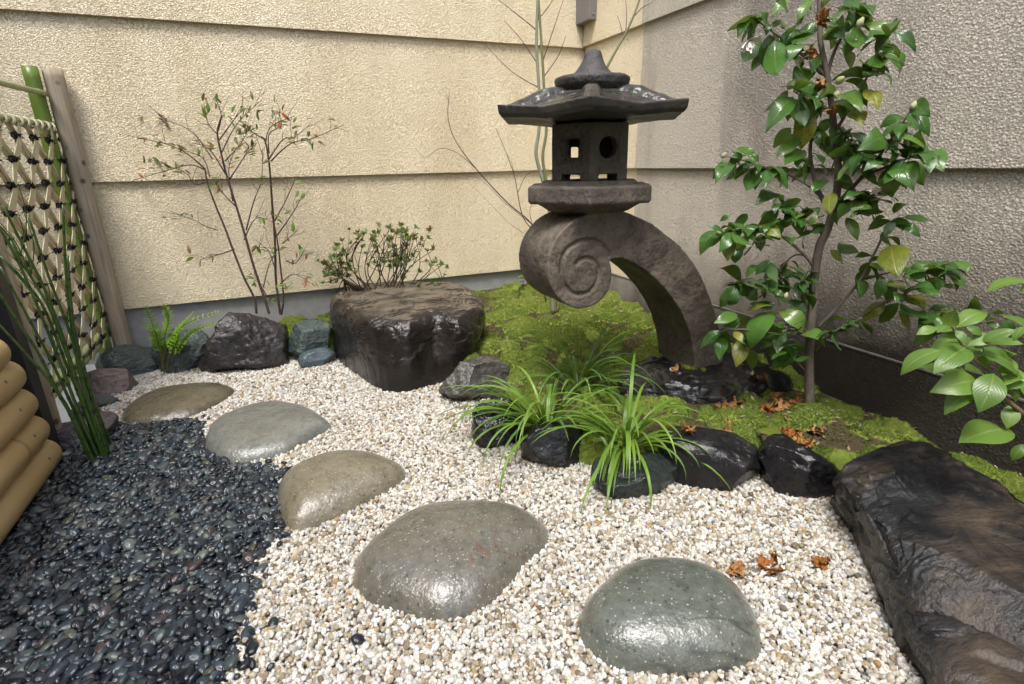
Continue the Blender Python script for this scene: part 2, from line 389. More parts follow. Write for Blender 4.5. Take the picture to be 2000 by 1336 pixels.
M['step'] = mat_rock('stepping_stone', (.10, .096, .077), (.15, .142, .115), (.13, .10, .06), (.22, .42), .55, ((.42, .40, .34), 125), acct=(.56, .74), crag=.25, vein=((.12, .068, .038), 2.2, (1, 2.4, 1), (0, 0, .3)), coat=.85, fine=1.4)
M['step_green'] = mat_rock('stepping_stone_green', (.085, .098, .082), (.135, .145, .12), (.10, .075, .042), (.2, .4), .55, ((.42, .42, .38), 115), accsc=5, acct=(.62, .72), crag=.25, vein=((.03, .035, .03), 1.6, (1, 1.8, 1), (0, 0, -.6)), coat=.85, fine=1.4)
M['step_tan'] = mat_rock('stepping_stone_tan', (.15, .13, .088), (.205, .18, .128), (.11, .10, .075), (.25, .45), .6, ((.45, .42, .34), 135), crag=.15, coat=.85, fine=1.4)
M['step_brown'] = mat_rock('stepping_stone_brown', (.07, .06, .037), (.12, .10, .065), None, (.22, .4), .6, ((.3, .27, .2), 200), crag=.3, coat=.85, fine=1.4)
M['step_grey'] = mat_rock('stepping_stone_grey', (.12, .125, .11), (.17, .175, .152), None, (.25, .42), .6, ((.4, .4, .36), 200), crag=.3, coat=.85, fine=1.4)
STEPS = [
 ([(233, 828), (238, 800), (270, 773), (320, 755), (380, 745), (430, 743), (461, 751), (457, 765), (420, 792), (380, 816), (320, 831), (260, 834)], .055, 3.0, 'step_brown', 'brown wet stepping stone beside the smaller border rocks, farthest of the five'),
 ([(396, 860), (408, 825), (450, 799), (500, 782), (550, 777), (600, 788), (640, 812), (651, 830), (620, 850), (580, 877), (540, 893), (480, 908), (430, 906), (404, 888)], .06, 3.4, 'step_grey', 'flat grey stepping stone between dark pebbles and white gravel, second farthest'),
 ([(535, 960), (545, 925), (590, 895), (640, 877), (690, 872), (750, 879), (792, 900), (794, 920), (770, 947), (720, 978), (660, 1013), (600, 1038), (562, 1042), (542, 1005)], .085, 2.5, 'step_tan', 'tan speckled stepping stone in the middle of the row of five'),
 ([(680, 1120), (690, 1080), (730, 1035), (790, 988), (850, 969), (920, 963), (990, 968), (1045, 988), (1078, 1020), (1070, 1052), (1030, 1095), (990, 1152), (940, 1197), (870, 1224), (800, 1211), (730, 1186), (688, 1155)], .088, 2.5, 'step', 'large rounded grey stepping stone with thin rusty streaks, second nearest'),
 ([(1124, 1218), (1128, 1185), (1160, 1140), (1210, 1093), (1265, 1073), (1330, 1073), (1400, 1093), (1452, 1135), (1482, 1190), (1494, 1250), (1490, 1292), (1440, 1316), (1350, 1326), (1250, 1322), (1180, 1303), (1145, 1268), (1128, 1240)], .092, 2.5, 'step_green', 'nearest stepping stone, grey green and rounded, with a dark vein'),
]
STEP_FOOT = []
for i, (px, h, p, m, lab) in enumerate(STEPS):
    ys = np.array([q[1] for q in px]); t = (ys.max()-ys)/(ys.max()-ys.min())
    P = np.array([g(x, y, h*.55*tt) for (x, y), tt in zip(px, t)])
    c = P.mean(0); P0 = c+(P-c)*.99; P1 = c+(P-c)*.9
    v, f = dome(P0, P1, -.02, h, p+.4, amp=.005, freq=7, ridge=.0005, seed=20+i, nt=140, nr=60)
    STEP_FOOT.append(P[:, :2])
    o = mk('stepping_stone', v, f, M[m], origin=(c[0], c[1], 0)); tag(o, lab, 'stepping stone', 'row of stepping stones')

M['black'] = mat_rock('wet_black_rock', (.006, .006, .0075), (.019, .018, .019), (.05, .042, .036), (.05, .17), .85, crag=1.2, fine=.2)
M['blackgreen'] = mat_rock('wet_green_black_rock', (.011, .015, .015), (.035, .043, .041), (.07, .065, .045), (.05, .17), .8, crag=1., fine=.2)
M['greenrock'] = mat_rock('green_rock', (.032, .048, .046), (.085, .112, .105), (.2, .2, .17), (.2, .45), 1.3, crag=1.4, streak=((1, 1, 3), (.3, .2, 0)))
M['bluerock'] = mat_rock('blue_rock', (.05, .075, .09), (.09, .12, .135), (.15, .16, .16), (.2, .45), .8)
M['redrock'] = mat_rock('reddish_rock', (.10, .068, .06), (.19, .155, .14), (.26, .24, .22), (.3, .55), .8)
M['purple'] = mat_rock('purple_rock', (.05, .042, .048), (.10, .085, .09), None, (.2, .5), 1.)
M['brownrock'] = mat_rock('brown_grey_rock', (.05, .048, .044), (.10, .096, .085), (.19, .13, .075), (.12, .35), 1., accsc=4)
M['darkboulder'] = mat_rock('dark_brown_rock', (.014, .012, .013), (.045, .039, .039), (.15, .105, .065), (.12, .38), 1.1, acct=(.6, .72), crag=1.3, fine=.5)

def mat_boulder(name):
    s = NT(name)
    n1 = s.noise(5, 6, .65, .5); n2 = s.noise(34, 6, .65); n3 = s.noise(150, 3)
    col = s.mix(s.ramp(n1, [(.35, 0.), (.7, 1.)]), (.006, .005, .005), (.028, .022, .018))
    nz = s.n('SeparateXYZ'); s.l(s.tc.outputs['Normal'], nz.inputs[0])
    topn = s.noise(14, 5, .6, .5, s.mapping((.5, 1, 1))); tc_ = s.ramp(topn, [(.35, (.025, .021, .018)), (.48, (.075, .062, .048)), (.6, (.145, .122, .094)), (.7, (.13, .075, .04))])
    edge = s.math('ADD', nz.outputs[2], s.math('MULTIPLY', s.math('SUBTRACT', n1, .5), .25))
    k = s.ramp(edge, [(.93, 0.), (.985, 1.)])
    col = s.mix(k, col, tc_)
    r = s.mix(k, s.ramp(n2, [(.3, .06), (.75, .24)]), .3)
    rd = s.noise(7, 7, .55, .4); rd.node.noise_type = 'RIDGED_MULTIFRACTAL'; b = s.bump(n1, .5, .03); b = s.bump(rd, .35, .014, b); b = s.bump(n2, .5, .008, b); b = s.bump(n3, .15, .0016, b)
    return s.out(col, r, b, .5)
M['boulder'] = mat_boulder('wet_boulder')
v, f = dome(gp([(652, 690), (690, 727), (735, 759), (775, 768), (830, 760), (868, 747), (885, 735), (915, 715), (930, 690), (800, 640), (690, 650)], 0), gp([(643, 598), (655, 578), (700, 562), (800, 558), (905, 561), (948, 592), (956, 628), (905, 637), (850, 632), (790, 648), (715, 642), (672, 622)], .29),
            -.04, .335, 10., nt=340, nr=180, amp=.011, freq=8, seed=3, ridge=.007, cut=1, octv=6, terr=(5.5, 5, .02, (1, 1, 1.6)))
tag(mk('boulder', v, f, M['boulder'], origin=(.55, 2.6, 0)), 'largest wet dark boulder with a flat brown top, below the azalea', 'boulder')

def rock(px, by, wpx, ty, depth, mat, label, seed, p=3., yaw=0., cuts=9, amp=.03, zg=0., fr=2.2, sub=6, lean=0., name='border_rock', front=.42, tiltf=0., group='rocks edging the gravel'):
    c0 = g(px, by, zg); fw = c0[:2]/np.linalg.norm(c0[:2]); c = np.r_[c0[:2]+fw*depth*front, zg]
    d = ray(px, ty); t = (c[:2]@fw)/(d[:2]@fw); zt = 1+d[2]*t
    k = (c0-CAM)@FW; w = wpx*k/F*1.04; h = zt-zg; emb = h*.35
    v0, f = ICO[sub]; v = v0/(np.abs(v0)**p).sum(1)[:, None]**(1/p)
    r = np.random.default_rng(seed)
    for _ in range(cuts+6):
        nn = r.normal(size=3); nn /= np.linalg.norm(nn); s = v@nn; lim = np.quantile(s, r.uniform(.82, .95)); v = v-nn*(np.maximum(s-lim, 0)*.97)[:, None]
    v = v + normals(v, f)*(fbm(v, fr, 5, seed)*amp*2 + fbm(v, fr*1.3, 4, seed+3, True)*amp + fbm(v, fr*4.5, 4, seed+5)*amp*.55 + terrace(v, fr*.75, 5, seed+8, (1, 1, 1.6))*amp*3.2)[:, None]
    v = (v-(v.max(0)+v.min(0))/2)/((v.max(0)-v.min(0))/2)
    v = v*np.array([w/2, depth/2, (h+emb)/2]); v[:, 2] += (h-emb)/2
    v[:, 0] += v[:, 2]*lean; v[:, 2] += np.where(v[:, 2] > 0, v[:, 1]*tiltf, 0)
    a = math.radians(yaw); rgt = np.array([fw[1], -fw[0]]); e1 = rgt*math.cos(a)+fw*math.sin(a); e2 = fw*math.cos(a)-rgt*math.sin(a)
    V = np.c_[c[:2]+v[:, :1]*e1+v[:, 1:2]*e2, zg+v[:, 2]]
    o = mk(name, V, f, M[mat], origin=c); tag(o, label, 'rock', group); return o
rock(493, 728, 172, 603, .30, 'darkboulder', 'dark rounded boulder with pitted brown face, below the red-leaved shrub', 11, 3.2, 10, 8, .035, sub=6, lean=-.12)
rock(366, 727, 100, 640, .22, 'greenrock', 'layered green rock behind the fern, left of the dark pitted boulder', 12, 2.6, -15, 7, .04, tiltf=.1)
rock(377, 655, 95, 607, .16, 'blackgreen', 'low dark wedge rock against the plinth behind the fern', 13, 2.3, 0, 5, .03, zg=.06)
rock(262, 733, 108, 673, .2, 'greenrock', 'pale blue green oval rock beside the wooden fence post', 14, 2.3, 0, 4, .03)
rock(215, 772, 98, 716, .2, 'redrock', 'reddish grey rounded rock in front of the pale green oval rock', 15, 2.6, 0, 4, .015)
rock(203, 797, 56, 764, .12, 'greenrock', 'small low grey green rock below the reddish rock', 16, 2.6, 0, 5, .03)
rock(178, 835, 50, 778, .12, 'purple', 'small purplish rock behind the green canes', 17, 2.4, 0, 5, .02)
rock(176, 868, 110, 818, .16, 'purple', 'low dark purple rock at the head of the dark pebbles', 18, 2.6, 0, 6, .03)
rock(609, 697, 82, 627, .17, 'greenrock', 'small angular green rock propped between the two dark boulders', 19, 3., 10, 9, .02, zg=.035)
rock(622, 717, 70, 679, .14, 'bluerock', 'small smooth blue rock below the angular green rock', 20, 2.2, 0, 3, .012)
rock(930, 787, 142, 702, .2, 'brownrock', 'grey rock with a brown end, right of the largest boulder', 21, 3.4, 8, 6, .03, tiltf=-.1)
rock(972, 880, 100, 782, .17, 'black', 'black pitted rock at the left end of the sedge border', 22, 3., 40, 8, .04)
rock(1079, 918, 122, 825, .15, 'black', 'squared black block under the left sedge clump', 23, 5., 6, 6, .018, front=.45)
rock(1236, 972, 172, 893, .17, 'blackgreen', 'low flat green black rock under the right sedge clump', 24, 2.6, 28, 5, .02)
rock(1378, 953, 204, 843, .2, 'black', 'smooth oblong black rock between the flat green one and the square dark one', 25, 3.2, 4, 4, .012)
rock(1550, 972, 152, 861, .17, 'black', 'square dark rock with a chipped lower ledge beside the big slab', 26, 4.4, 6, 7, .03)

M['slab'] = mat_rock('wet_slab', (.009, .010, .0125), (.027, .027, .029), (.085, .064, .045), (.05, .17), 1.0, accsc=3, acct=(.46, .68), streak=((1, 2.4, 2.2), (0, 0, .6)), crag=1., fine=.2)
def slab_marks(m):
    t = m.node_tree; b = t.nodes['Principled BSDF']; s = NT.__new__(NT); s.m = m; s.t = t; s.b = b; s.tc = [n for n in t.nodes if n.type == 'TEX_COORD'][0]; s.co = s.tc.outputs['Object']
    prev = b.inputs['Base Color'].links[0].from_socket
    q = s.noise(2.6, 6, .7, 1.2, s.mapping((1.5, .7, 1), (0, 0, .5)))
    s.l(s.mix(s.ramp(q, [(.64, 0.), (.69, .6)]), prev, (.22, .22, .19)), b.inputs['Base Color'])
slab_marks(M['slab'])
v, f = dome(gp([(1622, 968), (1655, 1030), (1700, 1130), (1760, 1230), (1860, 1345), (2000, 1500), (2300, 1450), (2350, 1100), (2050, 980), (1850, 900), (1720, 880)], 0),
            gp([(1630, 908), (1660, 868), (1740, 831), (1812, 850), (1885, 897), (1965, 945), (2090, 1010), (2280, 1120), (2330, 1330), (2150, 1330), (2020, 1255), (1930, 1215), (1840, 1165), (1765, 1095), (1690, 1010), (1648, 955)], .17),
            -.03, .18, 8., nt=420, nr=190, amp=.011, freq=9, seed=31, ridge=.007, octv=6, cut=5, terr=(2.9, 8, .058, (.5, 1.7, 2.6)))
tag(mk('slab_rock', v, f, M['slab'], origin=(1.6, .75, 0)), 'broad flat-topped wet slab rock, the big one by the right wall', 'rock')
v, f = dome(gp([(1690, 1122), (1742, 1232), (1792, 1345), (1860, 1500), (2100, 1650), (2350, 1500), (2150, 1250), (1900, 1150)], 0),
            gp([(1722, 1105), (1790, 1130), (1880, 1190), (1980, 1245), (2120, 1310), (2250, 1500), (2000, 1520), (1900, 1420), (1835, 1310), (1775, 1200)], .09),
            -.03, .10, 4., nt=300, nr=140, amp=.010, freq=8, seed=33, ridge=.006, cut=3, tilt=(-.1, -.1), terr=(3.2, 5, .06, (.6, 1.4, 2.)))
tag(mk('ledge_rock', v, f, M['slab'], origin=(1.2, .5, 0)), 'lower wet ledge rock tucked under the near edge of the slab', 'rock')
v, f = dome(gp([(1178, 760), (1255, 800), (1345, 808), (1440, 798), (1540, 765), (1560, 725), (1490, 695), (1300, 680), (1185, 695)], .06),
            gp([(1200, 712), (1235, 694), (1290, 684), (1350, 686), (1430, 690), (1500, 704), (1530, 722), (1500, 742), (1425, 758), (1350, 766), (1265, 752), (1212, 732)], .145),
            .03, .15, 5., nt=180, nr=90, amp=.012, freq=9, seed=41, ridge=.006, cut=2, terr=(5, 5, .04, (1, 1, 1.5)))
tag(mk('base_rock', v, f, M['black'], origin=(1.5, 1.8, .1)), 'rough dark rock carrying the foot of the stone lantern', 'rock')

# ------------------------------------------------------------------ gravel, pebbles, moss (scattered stones)
def scatter(name, pts, rot, scl, idx, sources, parent=None, tone=None):
    me = bpy.data.meshes.new(name); me.from_pydata([tuple(map(float, p)) for p in pts], [], [])
    for nm, typ, key, dat in (('rot', 'FLOAT_VECTOR', 'vector', rot), ('scl', 'FLOAT_VECTOR', 'vector', scl), ('idx', 'INT', 'value', idx)):
        a = me.attributes.new(nm, typ, 'POINT'); a.data.foreach_set(key, np.asarray(dat, np.float32 if typ != 'INT' else np.int32).ravel())
    if tone is not None: me.attributes.new('tone', 'FLOAT', 'POINT').data.foreach_set('value', np.asarray(tone, np.float32))
    o = link(name, me, parent); tag(o, kind='stuff')
    ng = bpy.data.node_groups.new(name, 'GeometryNodeTree'); ng.interface.new_socket('Geometry', in_out='INPUT', socket_type='NodeSocketGeometry'); ng.interface.new_socket('Geometry', in_out='OUTPUT', socket_type='NodeSocketGeometry')
    N, L = ng.nodes, ng.links; gi, go = N.new('NodeGroupInput'), N.new('NodeGroupOutput')
    ip = N.new('GeometryNodeInstanceOnPoints'); ip.inputs['Pick Instance'].default_value = True
    jn = N.new('GeometryNodeJoinGeometry')
    for sobj in reversed(sources):
        oi = N.new('GeometryNodeObjectInfo'); oi.transform_space = 'ORIGINAL'; oi.inputs['Object'].default_value = sobj; oi.inputs['As Instance'].default_value = True
        L.new(oi.outputs['Geometry'], jn.inputs[0])
    def att(nm, dt): a = N.new('GeometryNodeInputNamedAttribute'); a.data_type = dt; a.inputs['Name'].default_value = nm; return a.outputs['Attribute']
    e = N.new('FunctionNodeEulerToRotation'); L.new(att('rot', 'FLOAT_VECTOR'), e.inputs[0])
    L.new(gi.outputs[0], ip.inputs['Points']); L.new(jn.outputs[0], ip.inputs['Instance']); L.new(e.outputs[0], ip.inputs['Rotation'])
    L.new(att('scl', 'FLOAT_VECTOR'), ip.inputs['Scale']); L.new(att('idx', 'INT'), ip.inputs['Instance Index']); L.new(ip.outputs[0], go.inputs[0])
    md = o.modifiers.new('scatter', 'NODES'); md.node_group = ng
    return o
def lay(poly, sp, jit=.45):
    lo, hi = poly.min(0), poly.max(0); x = np.arange(lo[0], hi[0], sp); y = np.arange(lo[1], hi[1], sp*.87)
    A, B = np.meshgrid(x, y); A = A+(np.arange(len(y)) % 2)[:, None]*sp/2
    p = np.c_[A.ravel(), B.ravel()]+rng.uniform(-jit, jit, (A.size, 2))*sp
    return p[inpoly(p, poly)]
def infov(p, z=0., m=60):
    v = np.c_[p, np.full(len(p), z)]-CAM; k = v@FW; x = 1000+F*(v@RT)/k; y = 668-F*(v@UP)/k
    return (k > .1) & (x > -m) & (x < 2000+m) & (y < 1336+m*1.5), k
PEB = np.array([g(x, y)[:2] for x, y in catmull([(430, 1420), (440, 1336), (458, 1270), (476, 1190), (484, 1120), (482, 1085), (510, 1062), (545, 1035), (560, 1000), (548, 940), (520, 914), (450, 903), (408, 880), (398, 845), (380, 820), (300, 826), (225, 832), (185, 850), (140, 862)], 5)]+[(-.84, 2.33), (-.84, .3), (-.3, .3)])
GRV = np.array([g(*p)[:2] for p in [(190, 840), (195, 790), (235, 755), (330, 715), (420, 705), (560, 700), (640, 695), (740, 730), (870, 730), (960, 760), (960, 850), (1060, 890), (1160, 905), (1290, 945), (1480, 925), (1630, 950), (1720, 1100), (1830, 1345), (1900, 1480)]]+[(.3, .2), (-.75, .25), (-.82, 2.3)])
def split_individuals(p, z, rot, scl, n=300):
    v = np.c_[p, z]-CAM; k = v@FW; x = 1000+F*(v@RT)/k; y = 668-F*(v@UP)/k
    ok = (x > 15) & (x < 1985) & (y < 1320) & (z > np.quantile(z, .6)); s = np.where(ok, scl[:, :2].max(1)/k, 0)
    return np.argsort(-s)[:n]
def stone_bed(bed, kid, p, z, rot, scl, mats, nvar, shape, seed, ind_name, rest_name):
    v0, f = ICO[3] if shape == 'pebble' else ICO[2]; r = np.random.default_rng(seed); meshes = []
    for i in range(nvar):
        v = v0.copy()
        if shape == 'pebble':
            v = v*(1+.12*fbm(v, .9, 2, seed+i))[:, None]
        else:
            pn = r.uniform(2.2, 3.4); v = v/(np.abs(v)**pn).sum(1)[:, None]**(1/pn)
            for _ in range(5):
                nn = r.normal(size=3); nn /= np.linalg.norm(nn); s = v@nn; lim = np.quantile(s, .84); v = v-nn*(np.maximum(s-lim, 0)*.8)[:, None]
            v = v*(1+.16*fbm(v, 1.1, 2, seed+i))[:, None]
        meshes.append(mesh(ind_name, v, f, mats[i % len(mats)]))
    idx = r.integers(0, nvar, len(p)); P3 = np.c_[p, z]
    big = split_individuals(p, z, rot, scl); src = {}
    for j in big:
        o = link(ind_name, meshes[idx[j]], bed, tuple(P3[j])); o.rotation_euler = tuple(rot[j]); o.scale = tuple(scl[j]); src.setdefault(int(idx[j]), o)
    for i in range(nvar):
        if i not in src: src[i] = bpy.data.objects.new(ind_name, meshes[i])
    m = np.ones(len(p), bool); m[big] = False
    return scatter(rest_name, P3[m], rot[m], scl[m], idx[m], [src[i] for i in range(nvar)], bed)

def mat_gravel(name):
    s = NT(name); r = s.rand()
    col = s.ramp(r, [(0, (.11, .09, .07)), (.06, (.25, .20, .14)), (.14, (.40, .335, .24)), (.28, (.52, .47, .375)), (.44, (.68, .65, .58)), (.68, (.79, .775, .735)), (.84, (.64, .64, .635)), (.94, (.32, .32, .31)), (.985, (.45, .34, .18)), (1, (.38, .22, .08))])
    n = s.noise(1.6, 4, .65); n2 = s.n('TexNoise'); 
    col = s.mix(s.ramp(n, [(.48, 0.), (.7, .65)]), col, (.26, .20, .13))
    return s.out(col, .45, s.bump(s.noise(4, 4, .7), .4, .3), .4)
def mat_pebble(name):
    s = NT(name); r = s.rand()
    col = s.ramp(r, [(0, (.004, .005, .008)), (.3, (.009, .012, .019)), (.55, (.017, .025, .036)), (.75, (.033, .046, .058)), (.87, (.06, .078, .074)), (.93, (.045, .03, .03)), (.97, (.10, .12, .115)), (1, (.06, .06, .04))])
    col = s.mix(s.ramp(s.noise(2.2, 4, .6), [(.45, 0.), (.7, .5)]), col, (.02, .026, .03))
    return s.out(col, s.ramp(s.noise(3, 3), [(.3, .06), (.7, .2)]), s.bump(s.noise(5, 4, .6), .15, .2), .5)
M['gravel'] = mat_gravel('white_gravel'); M['pebble'] = mat_pebble('dark_pebble')
M['gravel_base'] = mat_simple('gravel_base', (.13, .11, .08), (.25, .21, .16), 120, .8, .8, .004)
M['pebble_base'] = mat_simple('pebble_base', (.008, .01, .011), (.02, .024, .026), 90, .5, .8, .006)
def fill(name, poly, z, mat):
    bm = bmesh.new(); bm.faces.new([bm.verts.new((float(a), float(b), z)) for a, b in poly]); bmesh.ops.triangulate(bm, faces=bm.faces[:])
    me = bpy.data.meshes.new(name); bm.to_mesh(me); bm.free(); me.materials.append(mat); return tag(link(name, me), kind='structure')
gbed = fill('gravel_bed', GRV, -.008, M['gravel_base']); pbed = fill('pebble_bed', PEB, -.004, M['pebble_base'])
def clear_of_steps(p, shrink=.93):
    m = np.ones(len(p), bool)
    for q in STEP_FOOT: c = q.mean(0); m &= ~inpoly(p, c+(q-c)*shrink)
    return m
# white gravel, two layers
gp_, gz_ = [], []
for L_, (sp, z, keepf) in enumerate(((.0098, .000, 1.), (.0112, .005, .85))):
    p = lay(GRV, sp); p = p[rng.random(len(p)) < keepf]; m, k = infov(p); p = p[m & ~inpoly(p+rng.normal(0, .009, p.shape), PEB) & clear_of_steps(p)]
    gp_.append(p); gz_.append(z+rng.normal(0, .0016, len(p))+fbm(np.c_[p, np.zeros(len(p))], 5, 2, 3)*.005)
p = np.concatenate(gp_); z = np.concatenate(gz_); n = len(p)
s = np.clip(rng.lognormal(0, .22, n), .55, 1.7)*.0057
stone_bed(gbed, 'gravel', p, z, rng.uniform(0, 6.28, (n, 3)), np.c_[s*rng.uniform(.9, 1.25, n), s, s*rng.uniform(.7, .95, n)], [M['gravel']], 14, 'gravel', 51, 'gravel_stone', 'gravel')
# dark pebbles, two layers with a few strays out on the gravel
pp_, pz_ = [], []
for sp, z, keepf in ((.0172, .000, 1.), (.0185, .0072, .95)):
    p = lay(PEB, sp); p = p[rng.random(len(p)) < keepf]; m, k = infov(p); p = p[m & clear_of_steps(p, .9)]
    pp_.append(p); pz_.append(z+rng.normal(0, .0022, len(p))+fbm(np.c_[p, np.zeros(len(p))], 4, 2, 8)*.006)
st = np.array([g(*q)[:2] for q in [(538, 1052), (547, 1068), (520, 1070), (512, 1115), (535, 1222), (470, 1260), (482, 1290), (530, 1310), (505, 1150), (465, 1330), (1150, 1240), (700, 1255), (452, 1300), (490, 1240)]])
j_ = rng.integers(3, 88, 130); ed_ = PEB[j_]+np.c_[np.abs(rng.normal(0, .022, 130)), rng.normal(0, .02, 130)]; st = np.concatenate([st, ed_[clear_of_steps(ed_, 1.02)]])
pp_.append(st); pz_.append(np.full(len(st), .010))
p = np.concatenate(pp_); z = np.concatenate(pz_); n = len(p)
s = np.clip(rng.lognormal(0, .32, n), .5, 1.9)*.0098
stone_bed(pbed, 'pebble', p, z, np.c_[rng.normal(0, .38, (n, 2)), rng.uniform(0, 6.28, n)], np.c_[s*rng.uniform(1.1, 1.6, n), s, s*rng.uniform(.5, .75, n)], [M['pebble']], 10, 'pebble', 61, 'pebble', 'pebbles')

# moss tufts over the bank
def mat_tuft(name):
    s = NT(name); oi = s.n('ObjectInfo'); loc = oi.outputs['Location']
    a = s.noise(4.5, 4, .6, 0, loc); b = s.noise(22, 3, .6, 0, loc)
    tn = s.n('Attribute', attribute_name='tone', attribute_type='INSTANCER').outputs['Fac']
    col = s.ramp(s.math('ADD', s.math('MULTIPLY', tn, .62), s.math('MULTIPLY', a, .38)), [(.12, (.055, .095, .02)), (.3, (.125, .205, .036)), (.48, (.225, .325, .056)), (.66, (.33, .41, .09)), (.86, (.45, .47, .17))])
    col = s.mix(s.ramp(b, [(.56, 0.), (.7, .6)]), col, (.15, .24, .035))
    sep = s.n('SeparateXYZ'); s.l(loc, sep.inputs[0])
    col = s.mix(s.ramp(sep.outputs[1], [(.0, .75), (1., .75)]) if False else s.math('MULTIPLY', oi.outputs['Random'], .35), col, (.30, .28, .09))
    s.out(col, .75, None, .2)
    tr = s.n('BsdfTranslucent'); s.l(col, tr.inputs[0]); mx = s.n('MixShader'); mx.inputs[0].default_value = .35
    s.l(s.b.outputs[0], mx.inputs[1]); s.l(tr.outputs[0], mx.inputs[2]); s.l(mx.outputs[0], s.t.nodes['Material Output'].inputs[0]); return s.m
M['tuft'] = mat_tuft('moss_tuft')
def tuft(seed):
    r = np.random.default_rng(seed); V = []; Fc = []
    for i in range(11):
        a = r.uniform(0, 6.28); t = r.uniform(.1, .9); L = r.uniform(.6, 1.1); d = np.array([math.cos(a)*math.sin(t), math.sin(a)*math.sin(t), math.cos(t)]); w = np.cross(d, r.normal(size=3)); w /= np.linalg.norm(w); w *= .11
        b = np.array([r.normal(0, .25), r.normal(0, .25), -.1]); o = len(V); V += [b-w, b+w, b+d*L*.6+w*.8, b+d*L*.6-w*.8, b+d*L]; Fc += [(o, o+1, o+2, o+3), (o+3, o+2, o+4)]
    return mesh('moss_tuft', V, Fc, M['tuft'])
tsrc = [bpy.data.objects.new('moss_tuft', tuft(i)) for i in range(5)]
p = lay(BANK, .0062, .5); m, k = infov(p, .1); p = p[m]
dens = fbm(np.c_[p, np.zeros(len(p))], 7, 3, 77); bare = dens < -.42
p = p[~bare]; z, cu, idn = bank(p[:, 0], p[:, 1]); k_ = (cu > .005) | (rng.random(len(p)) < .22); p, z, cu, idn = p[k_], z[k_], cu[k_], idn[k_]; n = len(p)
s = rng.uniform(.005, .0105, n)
scatter('moss', np.c_[p, z], np.c_[rng.normal(0, .35, (n, 2)), rng.uniform(0, 6.28, n)], np.c_[s, s, s], rng.integers(0, 5, n), tsrc, None, np.clip(idn*.5+.5*np.clip(cu/.05, 0, 1)+rng.normal(0, .10, n)-.22*np.exp(-((p[:, 0]-1.65)**2+(p[:, 1]-1.2)**2)/.16), 0, 1))  # tufts darken near the camellia: a darker moss plus painted-in shade

# ------------------------------------------------------------------ stone lantern
YF, YK = 1.66, 1.905; YC = (YF+YK)/2
XC = float(onY(1149, 380, YC)[0])
def zax(y): return float(onY(1149, y, YC)[2])
M['lantern'] = mat_rock('lantern_stone', (.075, .063, .051), (.138, .118, .094), (.18, .15, .112), (.55, .85), 1.1, ((.17, .15, .12), 120), acct=(.52, .75), accsc=6)
M['lantern_leg'] = mat_rock('lantern_leg_stone', (.088, .072, .056), (.175, .145, .112), (.04, .033, .027), (.5, .85), 1.2, ((.2, .18, .14), 130), acct=(.54, .68), accsc=5)
M['finial'] = mat_rock('finial_stone', (.032, .029, .030), (.065, .06, .06), None, (.45, .7), 1.2, ((.12, .11, .1), 120))
def mat_roof(name):
    s = NT(name); n1 = s.noise(7, 6, .65, .4); n2 = s.noise(40, 5, .6)
    col = s.mix(s.ramp(n1, [(.35, 0.), (.68, 1.)]), (.016, .015, .014), (.05, .046, .04))
    nz = s.n('SeparateXYZ'); s.l(s.tc.outputs['Normal'], nz.inputs[0])
    k = s.math('MULTIPLY', s.ramp(nz.outputs[2], [(.3, 0.), (.75, 1.)]), s.ramp(s.noise(9, 6, .7, .8), [(.60, 0.), (.66, .7)]))
    col = s.mix(k, col, (.26, .31, .28))
    k2 = s.math('MULTIPLY', s.ramp(nz.outputs[2], [(.3, 0.), (.75, 1.)]), s.ramp(s.noise(16, 4, .6), [(.6, 0.), (.68, .8)]))
    col = s.mix(k2, col, (.05, .075, .02))
    r = s.ramp(nz.outputs[2], [(.3, .5), (.7, .05)])
    return s.out(col, r, s.bump(n2, .4, .005, s.bump(n1, .4, .015)), .5)
M['roof'] = mat_roof('lantern_roof_stone')

def evaluated(o):
    dg = bpy.context.evaluated_depsgraph_get(); return bpy.data.meshes.new_from_object(o.evaluated_get(dg))
def cut(o, cutters):
    for v, f in cutters:
        c = link('cutter', mesh('cutter', v, f, None, False)); md = o.modifiers.new('c', 'BOOLEAN'); md.operation = 'DIFFERENCE'; md.solver = 'EXACT'; md.object = c
        bpy.context.view_layer.update(); me = evaluated(o); o.modifiers.clear(); o.data = me; bpy.data.objects.remove(c)
def stoneify(o, voxel, amp, freq, seed, smooth=2, mat=None):
    md = o.modifiers.new('r', 'REMESH'); md.mode = 'VOXEL'; md.voxel_size = voxel
    if smooth: sm = o.modifiers.new('s', 'SMOOTH'); sm.iterations = smooth; sm.factor = .5
    bpy.context.view_layer.update(); me = evaluated(o); o.modifiers.clear()
    n = len(me.vertices); v = np.empty(n*3); me.vertices.foreach_get('co', v); v = v.reshape(-1, 3); nn = np.empty(n*3); me.vertices.foreach_get('normal', nn); nn = nn.reshape(-1, 3)
    h = fbm(v, freq, 4, seed)*amp; pit = fbm(v, freq*3.3, 2, seed+9); h = h-np.where(pit > .55, (pit-.55)*amp*4, 0)
    me.vertices.foreach_set('co', (v+nn*h[:, None]).ravel()); me.materials.clear(); me.materials.append(mat)
    me.polygons.foreach_set('use_smooth', np.ones(len(me.polygons), bool)); me.update(); o.data = me
